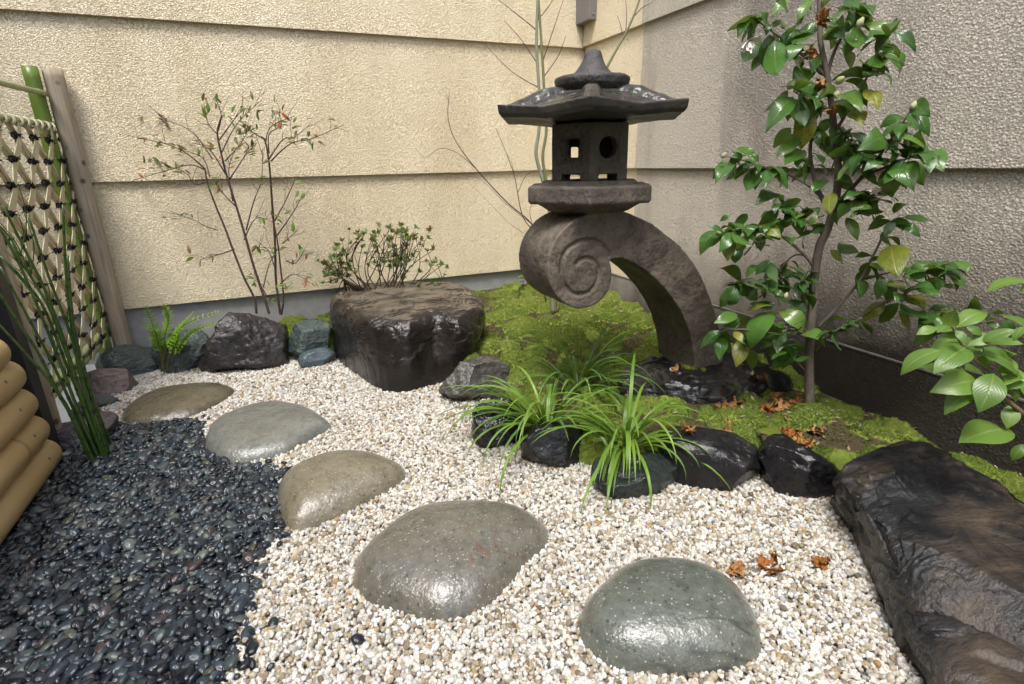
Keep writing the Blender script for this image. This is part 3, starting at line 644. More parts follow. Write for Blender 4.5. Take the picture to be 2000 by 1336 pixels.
def prism(poly, axis, a0, a1):
    n = len(poly); pos = (lambda p, a: (p[0], a, p[1])) if axis == 'y' else (lambda p, a: (p[0], p[1], a))
    v = [pos(p, a0) for p in poly]+[pos(p, a1) for p in poly]; f = [tuple(range(n)), tuple(range(2*n-1, n-1, -1))]+[(i, n+i, n+(i+1) % n, (i+1) % n) for i in range(n)]
    bm = bmesh.new(); vv = [bm.verts.new(x) for x in v]; [bm.faces.new([vv[i] for i in q]) for q in f]; bmesh.ops.recalc_face_normals(bm, faces=bm.faces[:])
    V = [x.co[:] for x in bm.verts]; bm.verts.index_update(); Fc = [tuple(x.index for x in q.verts) for q in bm.faces]; bm.free(); return V, Fc
LN = thing('stone_lantern', (1.6, YC, .14), 'dark stone lantern with a scroll-ended curved leg standing on a dark rock', 'lantern')
scroll = [(1191, 506), (1195, 530), (1194, 550), (1187, 571), (1172, 588), (1151, 600), (1128, 603), (1105, 594), (1085, 576), (1073, 550), (1069, 524), (1072, 499), (1081, 475), (1097, 452), (1118, 433), (1146, 420), (1180, 413), (1213, 412),
          (1249, 425), (1279, 441), (1309, 464), (1330, 483), (1354, 513), (1372, 544), (1385, 576), (1396, 608), (1405, 645), (1411, 680), (1414, 716)]
inner = [(1413, 735), (1359, 742), (1358, 722), (1354, 684), (1349, 658), (1339, 628), (1324, 598), (1303, 569), (1279, 543), (1249, 521), (1216, 504)]
A_ = catmull([onY(x, y, YF)[[0, 2]] for x, y in scroll], 4); B_ = np.array([onY(x, y, YF)[[0, 2]] for x, y in inner[:2]]); C_ = catmull([onY(x, y, YF)[[0, 2]] for x, y in inner[2:]], 4)
leg = mk('curved_leg', *prism(np.concatenate([A_, B_, C_]), 'y', YF, YK), M['lantern_leg'], LN, origin=world_loc(LN))
sp = catmull([onY(x, y, YF) for x, y in [(1191, 504), (1187, 491), (1175, 477), (1157, 470), (1139, 470), (1118, 479), (1103, 494), (1097, 515), (1098, 539), (1106, 560), (1118, 572), (1133, 575), (1151, 570), (1164, 554), (1170, 533), (1167, 518), (1157, 507), (1143, 505), (1131, 510), (1124, 519)]], 5)
lw = np.array(world_loc(LN)); vv, ff = tube(sp, .0095, 8); cut(leg, [(vv, ff)])
stoneify(leg, .004, .003, 24, 1, 0, M['lantern_leg'])
def hexv(R, z, n=1, rot=0.): return [(XC+R*math.cos(math.radians(60*k)+rot), YC+R*math.sin(math.radians(60*k)+rot), z) for k in range(6)]
def hexloft(levels):
    V = []; f = []
    for R, z in levels: V += hexv(R, z)
    m = len(levels)
    for i in range(m-1):
        for k in range(6): k2 = (k+1) % 6; f.append((i*6+k, i*6+k2, (i+1)*6+k2, (i+1)*6+k))
    f.append(tuple(range(6))[::-1]); f.append(tuple((m-1)*6+k for k in range(6))); return V, f
pl = mk('platform', *hexloft([(.12, zax(416)), (.16, zax(408)), (.206, zax(394)), (.238, zax(393)), (.245, zax(388)), (.245, zax(363)), (.238, zax(359)), (.194, zax(358.5)), (.188, zax(351))]), M['lantern'], LN, origin=world_loc(LN))
stoneify(pl, .0038, .0025, 24, 2, 1, M['lantern'])
ZB0, ZB1 = zax(351.5), zax(243)
fb = mk('fire_box', *hexloft([(.150, ZB0), (.150, ZB1)]), M['lantern'], LN, origin=world_loc(LN))
def rel(vf):
    bm = bmesh.new(); vv = [bm.verts.new(tuple(map(float, x))) for x in vf[0]]; [bm.faces.new([vv[i] for i in q]) for q in vf[1]]; bmesh.ops.recalc_face_normals(bm, faces=bm.faces[:])
    bm.verts.index_update(); out = [x.co[:] for x in bm.verts], [tuple(x.index for x in q.verts) for q in bm.faces]; bm.free(); return out
zc = (zax(290)); cuts = [rel(hexloft([(.108, ZB0+.04), (.108, ZB1-.03)]))]
def facebox(deg, w, z0, z1, d0, d1):
    a = math.radians(deg); n_ = np.array([math.cos(a), math.sin(a), 0]); t_ = np.array([-n_[1], n_[0], 0]); c = np.array([XC, YC, 0]); out = []
    for z in (z0, z1):
        for dd, ww in ((d0, -w), (d0, w), (d1, w), (d1, -w)): out.append(tuple(c+n_*dd+t_*ww+np.array([0, 0, z])))
    return out, box((0, 0, 0), (1, 1, 1))[1]
AP = .150*math.cos(math.radians(30))
for dg_ in (210, 90, 330): cuts += [rel(facebox(dg_, .042, zc-.048, zc+.048, AP-.009, AP+.05)), rel(facebox(dg_, .028 if dg_ != 90 else .021, zc-.030, zc+(.030 if dg_ != 90 else .008), .06, AP+.05))]
a = math.radians(270); n_ = np.array([0, -1., 0]); cuts.append(rel(facebox(270, .042, zc-.048, zc+.048, AP-.006, AP+.05)))
cuts.append(rel(tube([(XC, YC-.06, zc), (XC, YC-.3, zc)], .036, 28)))
for dg_ in (210, 270, 330): cuts.append(rel(facebox(dg_, .038, ZB0-.02, ZB0+.022, -.3, .3)))
cut(fb, cuts); stoneify(fb, .0034, .0018, 26, 3, 0, M['lantern'])
# roof
nt, nr = 216, 46; ze, zb_, zt = zax(220.5), zax(239), zax(181); RR = .352; V = []; f = []
for j in range(nr):
    u = .05+.95*j/(nr-1)
    for k in range(nt):
        th = 2*math.pi*k/nt; dl = (math.degrees(th)+30) % 60-30; Rh = RR*math.cos(math.radians(30))/math.cos(math.radians(abs(((math.degrees(th)) % 60)-30)))
        r = Rh*u; lat = r*math.sin(math.radians(abs(dl))); prof = float(np.interp(u, [0, .42, .55, .68, .8, .9, 1.], [1, 1, .9, .6, .3, .12, .0]))
        rib = max(0., 1-(lat/.030)**4)*float(np.interp(u, [.3, .4, .78, .92], [0, .014, .010, 0]))
        lip = float(np.interp(u, [.9, .95, 1.], [0, .004, .002])) + .018*(max(0, u-.6)/.4)**2*max(0, 1-abs(dl)/30)
        V.append((XC+r*math.cos(th), YC+r*math.sin(th), ze+(zt-ze)*prof+rib+lip-(.010 if (lat > .032 and .42 < u < .86) else 0)))
for s_, z_ in ((.985, zb_+.012), (.955, zb_), (.05, zb_-.002)):
    for k in range(nt):
        th = 2*math.pi*k/nt; dl = (math.degrees(th)+30) % 60-30; Rh = RR*math.cos(math.radians(30))/math.cos(math.radians(abs(((math.degrees(th)) % 60)-30)))*s_; V.append((XC+Rh*math.cos(th), YC+Rh*math.sin(th), z_+.013*max(0, 1-abs(dl)/30)*(s_ > .5)))
for j in range(nr+2):
    for k in range(nt): k2 = (k+1) % nt; f.append((j*nt+k, (j+1)*nt+k, (j+1)*nt+k2, j*nt+k2))
f.append(tuple(range(nt))); f.append(tuple(range((nr+2)*nt, (nr+3)*nt))[::-1])
rf = mk('roof', V, f, M['roof'], LN, origin=world_loc(LN)); stoneify(rf, .0036, .0022, 24, 4, 0, M['roof'])
def revolve(prof, c, n=64):
    V = []; f = []
    for r, z in prof:
        for k in range(n): a = 2*math.pi*k/n; V.append((c[0]+r*math.cos(a), c[1]+r*math.sin(a), z))
    for i in range(len(prof)-1):
        for k in range(n): k2 = (k+1) % n; f.append((i*n+k, i*n+k2, (i+1)*n+k2, (i+1)*n+k))
    f.append(tuple(range(n))[::-1]); f.append(tuple((len(prof)-1)*n+k for k in range(n))); return V, f
bw = mk('finial_bowl', *revolve([(.098, zax(186)), (.112, zax(180)), (.127, zax(168)), (.131, zax(158)), (.129, zax(153)), (.118, zax(150.5)), (.07, zax(149))], (XC+.004, YC), 64), M['finial'], LN, origin=world_loc(LN)); stoneify(bw, .004, .002, 26, 5, 1, M['finial'])
fn = mk('finial', *revolve([(.080, zax(152)), (.074, zax(147)), (.058, zax(139)), (.045, zax(129)), (.035, zax(117)), (.029, zax(106)), (.025, zax(100)), (.012, zax(96.5))], (XC+.006, YC), 48), M['finial'], LN, origin=world_loc(LN)); stoneify(fn, .004, .002, 28, 6, 1, M['finial'])

# ------------------------------------------------------------------ bamboo-clad low wall, posts, lattice screen
def mat_bamboo(name, c1, c2, rough, nodec, streaks=.25, ax=1):
    s = NT(name); at = s.n('Attribute', attribute_name='node').outputs['Fac']
    st = [1, 1, 1]; st[ax] = .04
    n = s.noise(40, 4, .6, 0, s.mapping(tuple(st))); n2 = s.noise(3, 3)
    col = s.mix(s.ramp(n2, [(.35, 0.), (.65, 1.)]), c1, c2); col = s.mix(s.math('MULTIPLY', n, streaks), col, tuple(x*.55 for x in c1))
    sp = s.noise(70, 3); col = s.mix(s.ramp(sp, [(.68, 0.), (.76, .35)]), col, tuple(x*.4 for x in c1))
    col = s.mix(at, col, nodec)
    return s.out(col, rough, s.bump(n, .12, .001), .45)
M['tan_bamboo'] = mat_bamboo('tan_bamboo', (.50, .34, .15), (.60, .43, .21), .38, (.20, .11, .04), .5)
M['green_bamboo'] = mat_bamboo('green_bamboo', (.10, .17, .025), (.17, .23, .05), .35, (.22, .21, .10), .3, 2)
M['pale_bamboo'] = mat_bamboo('pale_bamboo', (.26, .30, .14), (.34, .36, .18), .4, (.2, .2, .1))
M['cane'] = mat_bamboo('green_cane', (.028, .062, .014), (.055, .10, .022), .33, (.012, .018, .008), .2, 2)
M['strip'] = mat_simple('split_bamboo', (.50, .46, .30), (.62, .58, .42), 30, .45, .2, .001, rnd=(.44, .40, .22))
M['strip_brown'] = mat_simple('split_bamboo_brown', (.34, .26, .15), (.45, .37, .22), 30, .5, .2, .001, rnd=(.40, .38, .2))
M['rope'] = mat_simple('black_rope', (.006, .006, .008), (.02, .02, .024), 400, .8, 1, .002)
def mat_log(name):
    s = NT(name); n = s.noise(60, 5, .6, .6, s.mapping((1, 1, .05))); n2 = s.noise(4, 3)
    col = s.mix(s.ramp(n, [(.3, 0.), (.7, 1.)]), (.22, .175, .13), (.46, .38, .27)); col = s.mix(s.ramp(n2, [(.4, 0.), (.7, .6)]), col, (.30, .28, .25))
    v = s.vor(11, s.mapping((1.2, 1.2, 1))); col = s.mix(s.ramp(v.outputs['Distance'], [(.10, .9), (.2, 0.)]), col, (.07, .05, .04))
    return s.out(col, .7, s.bump(n, .5, .003), .25)
M['log'] = mat_log('weathered_wood')
M['blackboard'] = mat_simple('black_board', (.006, .006, .007), (.013, .013, .014), 40, .5, .3, .001)
def stalk(name, pts, r, mat, parent, nodes=(), seg=12, bul=1.12, endround=0., n_=24, nodew=.006):
    """bamboo stem with swollen dark nodes at the given fractions; stores a 'node' attribute"""
    base = catmull(pts, max(2, n_//(len(pts)-1))); L = np.r_[0, np.cumsum(np.linalg.norm(np.diff(base, axis=0), axis=1))]; T = L[-1]
    s = set(np.linspace(0, T, n_).tolist())
    for q in nodes: s |= {q*T-nodew*1.6, q*T-nodew*.5, q*T, q*T+nodew*.5, q*T+nodew*1.6}
    if endround: s |= {T-endround, T-endround*.6, T-endround*.3, T-endround*.1}
    s = np.array(sorted(x for x in s if 0 <= x <= T)); P_ = np.stack([np.interp(s, L, base[:, i]) for i in range(3)], 1)
    rr = np.interp(s/T, np.linspace(0, 1, len(r)), r) if np.ndim(r) else np.full(len(s), r); at = np.zeros(len(s))
    for q in nodes:
        d = np.abs(s-q*T); rr = rr*(1+(bul-1)*np.clip(1-d/(nodew*1.6), 0, 1)); at = np.maximum(at, np.clip(1-d/(nodew*.9), 0, 1))
    if endround:
        e = np.clip((s-(T-endround))/endround, 0, 1); rr = rr*np.sqrt(np.maximum(1-.75*e**3, .05))
    v, f = tube(P_, rr, seg); o = mk(name, v, f, mat, parent)
    a = o.data.attributes.new('node', 'FLOAT', 'POINT'); a.data.foreach_set('value', np.repeat(at, seg).astype(np.float32)); return o
BW = thing('bamboo_wall', (-.88, 1.3, 0), 'low wall clad in thick tan bamboo poles with a black end post', 'wall')
for i, (ye, zc_, nd) in enumerate([(2.245, .055, (.35,)), (2.21, .164, (.6, .895)), (2.185, .272, (.25,)), (2.165, .378, (.5, .815)), (2.115, .474, (.7,))]):
    o = stalk('bamboo_pole', [(-.878, .2, zc_), (-.878, 1.2, zc_), (-.878, ye, zc_)], .0575, M['tan_bamboo'], BW, nd, 28, 1.05, .035, 40, .008)
    for ys in (ye-.125-.01*i,):
        a = math.radians(22); p = np.array([-.878+.0572*math.cos(a), ys, zc_+.0572*math.sin(a)]); nv = np.array([math.cos(a), 0, math.sin(a)])
        mk('screw', *tube([p-nv*.004, p+nv*.0022], .0052, 8), M['box'], o, origin=tuple(p))
mk('backing', *box((-1.02, .2, -.02), (-.885, 2.10, .60)), M['blackboard'], BW, False)
mk('end_post', *box((-1.1, 2.262, -.02), (-.862, 2.335, .78)), M['blackboard'], BW, False)

SX = -.90
def knotty(name, base, top, r, parent=None, label=None):
    pts = [np.array(base)+(np.array(top)-np.array(base))*t for t in np.linspace(0, 1, 40)]
    v, f = tube(pts, [r, r*.95], 20); v = np.array(v); c = np.array(base)[:2]; d = v[:, :2]-c; v[:, :2] += d*(fbm(v*np.array([1, 1, .5]), 14, 3, 4)*.10)[:, None]
    return mk(name, v, f, M['log'], parent)
scr = thing('lattice_screen', (SX, 2.9, 0), 'woven split bamboo lattice screen tied with black rope between two posts', 'screen')
knotty('post', (-.902, 2.415, -.02), (-.902, 2.415, 1.44), .033, scr)
knotty('post', (-.852, 3.375, -.02), (-.852, 3.375, 1.455), .042, scr)
stalk('bamboo_post', [(-.925, 3.335, -.02), (-.922, 3.33, .7), (-.922, 3.33, 1.455)], .031, M['green_bamboo'], scr, (.18, .40, .60, .81), 18, 1.06, 0, 30)
stalk('top_rod', [(SX-.01, 2.3, 1.325), (SX-.005, 2.9, 1.335), (SX+.012, 3.33, 1.345)], .0125, M['pale_bamboo'], scr, (.3, .93), 10)
stalk('rail', [(SX, 2.42, 1.198), (SX, 2.9, 1.205), (SX, 3.40, 1.212)], .013, M['pale_bamboo'], scr, (.4, .8), 10)
for dz in (.165, .20): stalk('rail', [(SX-.012, 2.42, dz), (SX-.012, 2.9, dz), (SX-.012, 3.42, dz+.01)], .016, M['pale_bamboo'], scr, (.35, .75), 10)
y0, y1, z0, z1 = 2.44, 3.42, .155, 1.205; pit = .185
def ribbon(a, b, w, xo, mat, bow=0.):
    a, b = np.array(a), np.array(b); d = b-a; L = np.linalg.norm(d); d = d/L; nrm = np.array([1., 0, 0]); t = np.cross(d, nrm); V = []; f = []; n = 14
    for i in range(n+1):
        u = i/n; x = xo+math.sin(u*L/pit*math.pi*1.414)*.004; c = a+d*L*u
        for sw, sx in ((-1, 0), (1, 0), (1, .0028), (-1, .0028)): V.append((SX+x+sx, c[1]+t[1]*w*sw, c[2]+t[2]*w*sw))
    for i in range(n):
        for k in range(4): k2 = (k+1) % 4; f.append((i*4+k, i*4+k2, (i+1)*4+k2, (i+1)*4+k))
    f += [(3, 2, 1, 0), tuple(n*4+k for k in range(4))]; return mk('strip', V, f, mat, scr, False)
rr_ = random.Random(4)
for k in range(-7, 14):
    ys = y0+k*pit
    for sgn in (1, -1):
        for off, mt, w, xo in ((0, 'strip' if sgn > 0 else 'strip_brown', .0125, .008 if sgn > 0 else -.006), (.031, 'strip_brown' if sgn < 0 else 'strip', .0115, .004 if sgn > 0 else -.002)):
            # line z = z0 + sgn*(y-ys-off)
            pts = []
            for yy in (y0, y1): zz = (z0 if sgn > 0 else z1)+sgn*(yy-ys-off); pts.append((yy, zz)) if z0 <= zz <= z1 else None
            for zz in (z0, z1): yy = ys+off+sgn*(zz-(z0 if sgn > 0 else z1)); pts.append((yy, zz)) if y0 < yy < y1 else None
            if len(pts) < 2 or abs(pts[0][0]-pts[1][0]) < .06: continue
            j = lambda: rr_.uniform(-.006, .006)
            ribbon((0, pts[0][0]+j(), pts[0][1]), (0, pts[1][0]+j(), pts[1][1]), w, xo, M[mt])
for k in range(7):                                                   # loops over the top rail
    for o_ in (0, .07):
        y = y0+.05+k*pit*.82+o_; pts = [(SX+.017*math.cos(t)*1.05+.0, y+.02*(t/3.14-.5), 1.20+.018*math.sin(t)) for t in np.linspace(-1.2, 4.3, 14)]
        mk('strip_loop', *tube(pts, .0062, 6), M['strip'], scr)
def tie(seed):
    r = np.random.default_rng(seed); n = 16; t = np.linspace(-.072, .072, n); P_ = np.c_[r.normal(0, .0016, n)+.004, t, r.normal(0, .0022, n)]
    parts = [tube(P_, np.r_[.0012, .0025, .003, .0032, .004, .006, .0068, .006, .004, .0032, .003, .0025, .0012], 7)]
    for q in (-.012, .010): a = np.linspace(0, 6.28, 12); parts.append(tube(np.c_[.011*np.cos(a)-.001, q+.009*np.sin(a*.5), .011*np.sin(a)], .0032, 6))
    for _ in range(4): s_ = np.array([.008, r.normal(0, .012), .004]); e = s_+np.array([r.uniform(.0, .012), r.normal(0, .018), r.uniform(-.014, .018)]); parts.append(tube([s_, (s_+e)/2+[.004, 0, 0], e], [.0026, .001], 5))
    return mesh('rope_tie', *join(parts), M['rope'])
tm = [tie(i) for i in range(5)]; row = 0; zz = z1-.06
while zz > z0+.04:
    yy = y0+.05+(pit/2 if row % 2 else 0)
    while yy < y1-.01:
        o = link('rope_tie', tm[rr_.randrange(5)], scr, (.006, yy-2.9, zz+rr_.uniform(-.006, .006))); o.rotation_euler = (rr_.uniform(-.15, .15), 0, 0); yy += pit*rr_.uniform(.97, 1.03)
    zz -= .0945; row += 1

# clump of green canes in the dark pebbles
CN = thing('cane_clump', (-.70, 2.2, 0), 'clump of slender green canes rising from the dark pebbles', 'plant')
CAN = [[(187, 906), (150, 830), (108, 758), (50, 690), (-15, 620)], [(180, 905), (140, 815), (112, 765), (75, 690), (0, 575), (-20, 540)], [(191, 899), (144, 799), (100, 705), (55, 620), (0, 520)], [(196, 899), (160, 820), (110, 690), (70, 590), (30, 500), (-10, 430)],
       [(205, 897), (165, 790), (120, 650), (85, 560), (40, 470), (5, 400)], [(208, 895), (170, 775), (140, 660), (95, 540), (55, 420)], [(203, 893), (175, 800), (150, 700), (135, 600), (128, 520), (123, 400)], [(214, 890), (190, 810), (165, 735), (150, 680), (140, 600), (132, 500)],
       [(218, 872), (195, 815), (175, 760), (158, 700), (146, 640)], [(200, 885), (180, 830), (140, 720), (100, 610), (60, 540), (20, 470)], [(212, 893), (185, 790), (160, 700)], [(193, 890), (165, 800), (125, 700), (85, 600), (40, 540), (0, 500)]]
for i, px in enumerate(CAN):
    b = g(*px[0]); Yb_ = b[1]; dY = rr_.uniform(-.10, .03)
    pts = [onY(x, y, Yb_+dY*j/(len(px)-1)) for j, (x, y) in enumerate(px)]; pts[0][2] -= .02
    n_ = rr_.randint(8, 11); stalk('cane', pts, [rr_.uniform(.005, .0068), .0046, .0032], M['cane'], CN, [q/n_+rr_.uniform(-.015, .015) for q in range(1, n_)], 10, 1.18, 0, 26, .006)
for i in range(16):
    x, y = rr_.choice([(75, 590), (60, 540), (110, 690), (40, 500), (95, 600)]); a = rr_.uniform(1.8, 3.0); L = rr_.uniform(60, 150); Yb_ = 2.15+rr_.uniform(-.06, .04)
    mk('side_shoot', *tube(catmull([onY(x, y, Yb_), onY(x-L*.5*math.cos(a-1.2), y-L*.5, Yb_), onY(x-L*math.cos(a-1.4)*1.1, y-L, Yb_-.02)], 5), [.0022, .0008], 5), M['cane'], CN)

# ------------------------------------------------------------------ plants
def leaf_mesh(name, mat, w=.45, tip=1.6, fold=.25, droop=.25, nx=4, ny=9, wave=0., seed=0, wide=.42, bend=0., twist=0.):
    """unit-length leaf: base at the origin, tip at (0,1,0), upper face +Z; UV x across, y along"""
    V = []; f = []; uv = []; r = np.random.default_rng(seed); ph = r.uniform(0, 6.28)
    for j in range(ny+1):
        t = j/ny; hw = w*.5*(math.sin(math.pi*t**(math.log(.5)/math.log(wide)))**.85 if 0 < t < 1 else 0)*(1-.25*max(0, t-.7)/.3)
        z0_ = droop*(4*t*(1-t))*.35
        for i in range(nx+1):
            s = i/nx*2-1; V.append((s*hw+bend*t*(1-t), t, z0_+abs(s)*hw*fold-(s*s)*hw*.25+wave*.04*math.sin(9*t+ph+s*2)*abs(s)+twist*s*hw*(t-.3))); uv.append((i/nx, t))
    for j in range(ny):
        for i in range(nx): a = j*(nx+1)+i; f.append((a, a+1, a+nx+2, a+nx+1))
    me = mesh(name, V, f, mat); u = me.uv_layers.new(name='UVMap')
    for l_ in me.loops: u.data[l_.index].uv = uv[l_.vertex_index]
    return me
def put_leaf(name, me, parent, B, T, up, wscale=1.):
    B, T = np.asarray(B, float), np.asarray(T, float); y = T-B; L = np.linalg.norm(y); y = y/L; z = np.asarray(up, float); z = z-y*(z@y); z /= np.linalg.norm(z)+1e-9; x = np.cross(y, z)
    po = np.array(world_loc(parent)); o = link(name, me, parent)
    o.matrix_basis = Matrix(((x[0]*L*wscale, y[0]*L, z[0]*L, B[0]-po[0]), (x[1]*L*wscale, y[1]*L, z[1]*L, B[1]-po[1]), (x[2]*L*wscale, y[2]*L, z[2]*L, B[2]-po[2]), (0, 0, 0, 1))); return o
R_ = np.random.default_rng(99)
def zoomed(l, ox, oy, s): return [(ox+a/s, oy+b/s) for a, b in l]
M['bark'] = mat_simple('camellia_bark', (.10, .082, .065), (.21, .18, .145), 45, .7, .8, .003, .3, (1, 1, .5))
M['twig'] = mat_simple('camellia_twig', (.17, .11, .07), (.12, .085, .055), 40, .6, .3, .001)
M['leaf'] = mat_leaf('camellia_leaf', (.032, .092, .02), (.07, .16, .03), (.13, .205, .04), .17, .22, (.13, .19, .05))
M['leaf_yellow'] = mat_leaf('camellia_leaf_yellow', (.14, .19, .02), (.30, .27, .03), None, .3, .3, (.36, .33, .10), mottle=(.09, .14, .025))
M['leaf_pale'] = mat_leaf('pale_leaf', (.10, .20, .035), (.15, .26, .045), (.07, .15, .028), .32, .35, (.32, .40, .14))

# camellia
base_c = g(1580, 802, .085); DC = float(base_c@FH)
def cam_D(x): return DC if x < 1580 else DC-(x-1580)*.00088
def cp(x, y, dd=0.): return onF(x, y, cam_D(x)+dd)
CM = thing('camellia_tree', tuple(base_c), 'young camellia with glossy leaves, pale buds and a slim trunk by the grey wall', 'tree')
trunk = [(1580, 815)]+[(1581, 770), (1580, 700), (1583, 640), (1588, 580), (1592, 530), (1601, 480), (1616, 448), (1632, 390), (1637, 340), (1635, 300), (1628, 236), (1616, 151), (1603, 84), (1601, 30), (1600, -30)]
TR = mk('trunk', *tube(catmull([cp(*q) for q in trunk], 5), [.0185, .016, .015, .014, .012, .0095, .008, .0065], 12), M['bark'], CM)
Z7 = lambda l: zoomed(l, 1350, 0, 2.969); Z8 = lambda l: zoomed(l, 1350, 400, 2.429)
BR = [(Z7([(800, 1230), (740, 1110), (715, 1040), (690, 900), (700, 780), (712, 690), (760, 600)]), .008, .02), (Z7([(740, 1130), (680, 1075), (560, 1010), (430, 970), (300, 930), (205, 905)]), .005, -.03), (Z7([(830, 1200), (960, 1060), (1060, 950), (1120, 860), (1180, 780), (1290, 615)]), .007, -.04),
      (Z7([(1000, 1020), (1100, 980), (1200, 940), (1345, 885)]), .0045, -.06), (Z7([(790, 430), (830, 300), (900, 160), (965, 10)]), .006, .03), (Z7([(850, 740), (940, 590), (1000, 490), (1060, 340), (1110, 260), (1160, 185)]), .005, -.02), (Z7([(780, 440), (700, 360), (620, 300), (560, 250), (440, 160), (340, 95)]), .005, -.03),
      (Z7([(820, 700), (900, 790), (950, 870), (1010, 940)]), .0035, -.03), (Z7([(800, 640), (700, 590), (590, 530)]), .004, -.06), (Z7([(860, 1060), (930, 840), (920, 760)]), .004, .02),
      (Z8([(590, 305), (530, 230), (430, 150), (340, 110), (140, 130)]), .006, -.03), (Z8([(555, 520), (530, 430), (505, 390), (560, 310)]), .0045, -.02), (Z8([(560, 260), (530, 238), (480, 245), (420, 310), (395, 390), (400, 440)]), .004, .01), (Z8([(550, 500), (510, 412), (410, 370), (360, 340)]), .0035, .03),
      (Z8([(600, 585), (700, 480), (800, 360), (870, 230), (945, 85), (1010, 60)]), .006, -.01), (Z8([(588, 690), (640, 630), (720, 580), (812, 535)]), .006, -.06), (Z8([(812, 352), (940, 322), (1130, 300), (1240, 270)]), .0035, -.03), (Z8([(812, 535), (900, 470), (1000, 430), (1080, 385), (1190, 330)]), .0035, -.07),
      (Z8([(555, 610), (520, 580), (470, 580), (410, 610), (240, 590), (140, 605)]), .0045, -.06), (Z8([(545, 790), (500, 745), (450, 690), (430, 640)]), .004, -.05), (Z8([(370, 360), (320, 440), (240, 370), (200, 375)]), .003, -.02), (Z8([(250, 240), (300, 170), (260, 120), (140, 130)]), .003, -.04),
      (Z8([(620, 140), (560, 90), (480, 30)]), .004, .02), (Z8([(680, 70), (760, 20), (840, -30)]), .004, -.04), (Z7([(850, 1180), (960, 1170), (1040, 1130)]), .003, -.03), (Z7([(770, 1250), (600, 1290), (520, 1210), (480, 1180)]), .003, -.05), (Z8([(1000, 440), (1090, 480), (1130, 520), (1300, 560), (1480, 545)]), .003, -.05)]
for px, r, dd in BR:
    n = len(px); mk('branch', *tube(catmull([cp(x, y, dd*min(1, 1.6*j/(n-1))) for j, (x, y) in enumerate(px)], 5), [r, r*.75, r*.38], 7), M['bark' if r > .0045 else 'twig'], CM)
L7 = """550 0 470 95 5;700 0 620 120 5;720 125 600 245 45;640 180 515 290 45;535 125 455 150 5;345 95 275 215 25;425 170 400 80 6;405 215 315 345 5;380 150 300 240 25;420 290 355 405 4;455 200 440 410 4;490 230 500 415 5;560 280 620 340 6;500 200 530 300 5;790 110 890 180 35;780 165 880 230 35;840 80 880 150 5;910 60 935 140 5;900 0 965 50 5;850 70 915 55 4;975 150 970 265 6;930 195 895 320 6;1150 195 1190 105 4;1150 195 1005 150 3;1175 185 1290 290 5;1150 215 1095 285 6;1095 305 1190 440 55;1025 345 1075 440 6;975 450 1060 410 6;690 400 600 510 6;800 430 715 385 5;835 500 750 555 6;610 515 730 580 5;560 525 430 640 3;585 560 445 750 4;525 590 590 730 5;580 575 665 640 6;680 635 640 850 5y;745 570 720 660 5;830 590 970 660 4;845 555 975 640 5;890 470 1005 530 4;1015 515 1080 625 4y;960 570 1010 610 5;850 610 870 690 5;580 740 485 850 35;600 780 500 910 5;640 825 545 880 5;650 870 550 945 5;640 890 625 975 5;830 690 745 780 5;880 735 810 830 6;750 830 820 920 35;900 800 830 880 5;960 780 1085 835 3;1130 810 975 870 5;1090 910 1020 870 5;1000 910 880 980 4;1085 960 1005 990 5;1280 605 1380 670 6;1280 655 1370 780 5;1220 700 1210 815 75;1245 775 1380 880 4;1335 885 1140 880 4;1340 890 1380 1000 6;1395 895 1460 990 5;1160 965 1165 1130 6;1215 950 1285 1090 6;1280 930 1345 1065 5;370 880 270 860 3;235 880 265 950 5;200 925 130 1030 35;250 940 150 1055 3;300 965 205 1040 4;340 890 385 940 5;390 975 330 1095 5;415 975 375 1095 5;490 990 435 1080 6;310 950 390 950 4;795 1045 690 1120 5;840 1030 930 1060 4;840 1060 955 1130 4;810 1115 805 1235 55y;500 1175 380 1190 3;630 1165 540 1185 4;325 1240 245 1325 5;235 1240 170 1280 5;570 640 560 700 5;620 400 560 330 5;690 60 640 10 5;760 60 800 0 5;560 60 500 10 5;600 150 650 90 5;940 640 985 720 4y;890 560 940 590 5;720 320 700 420 4;760 470 700 540 5"""
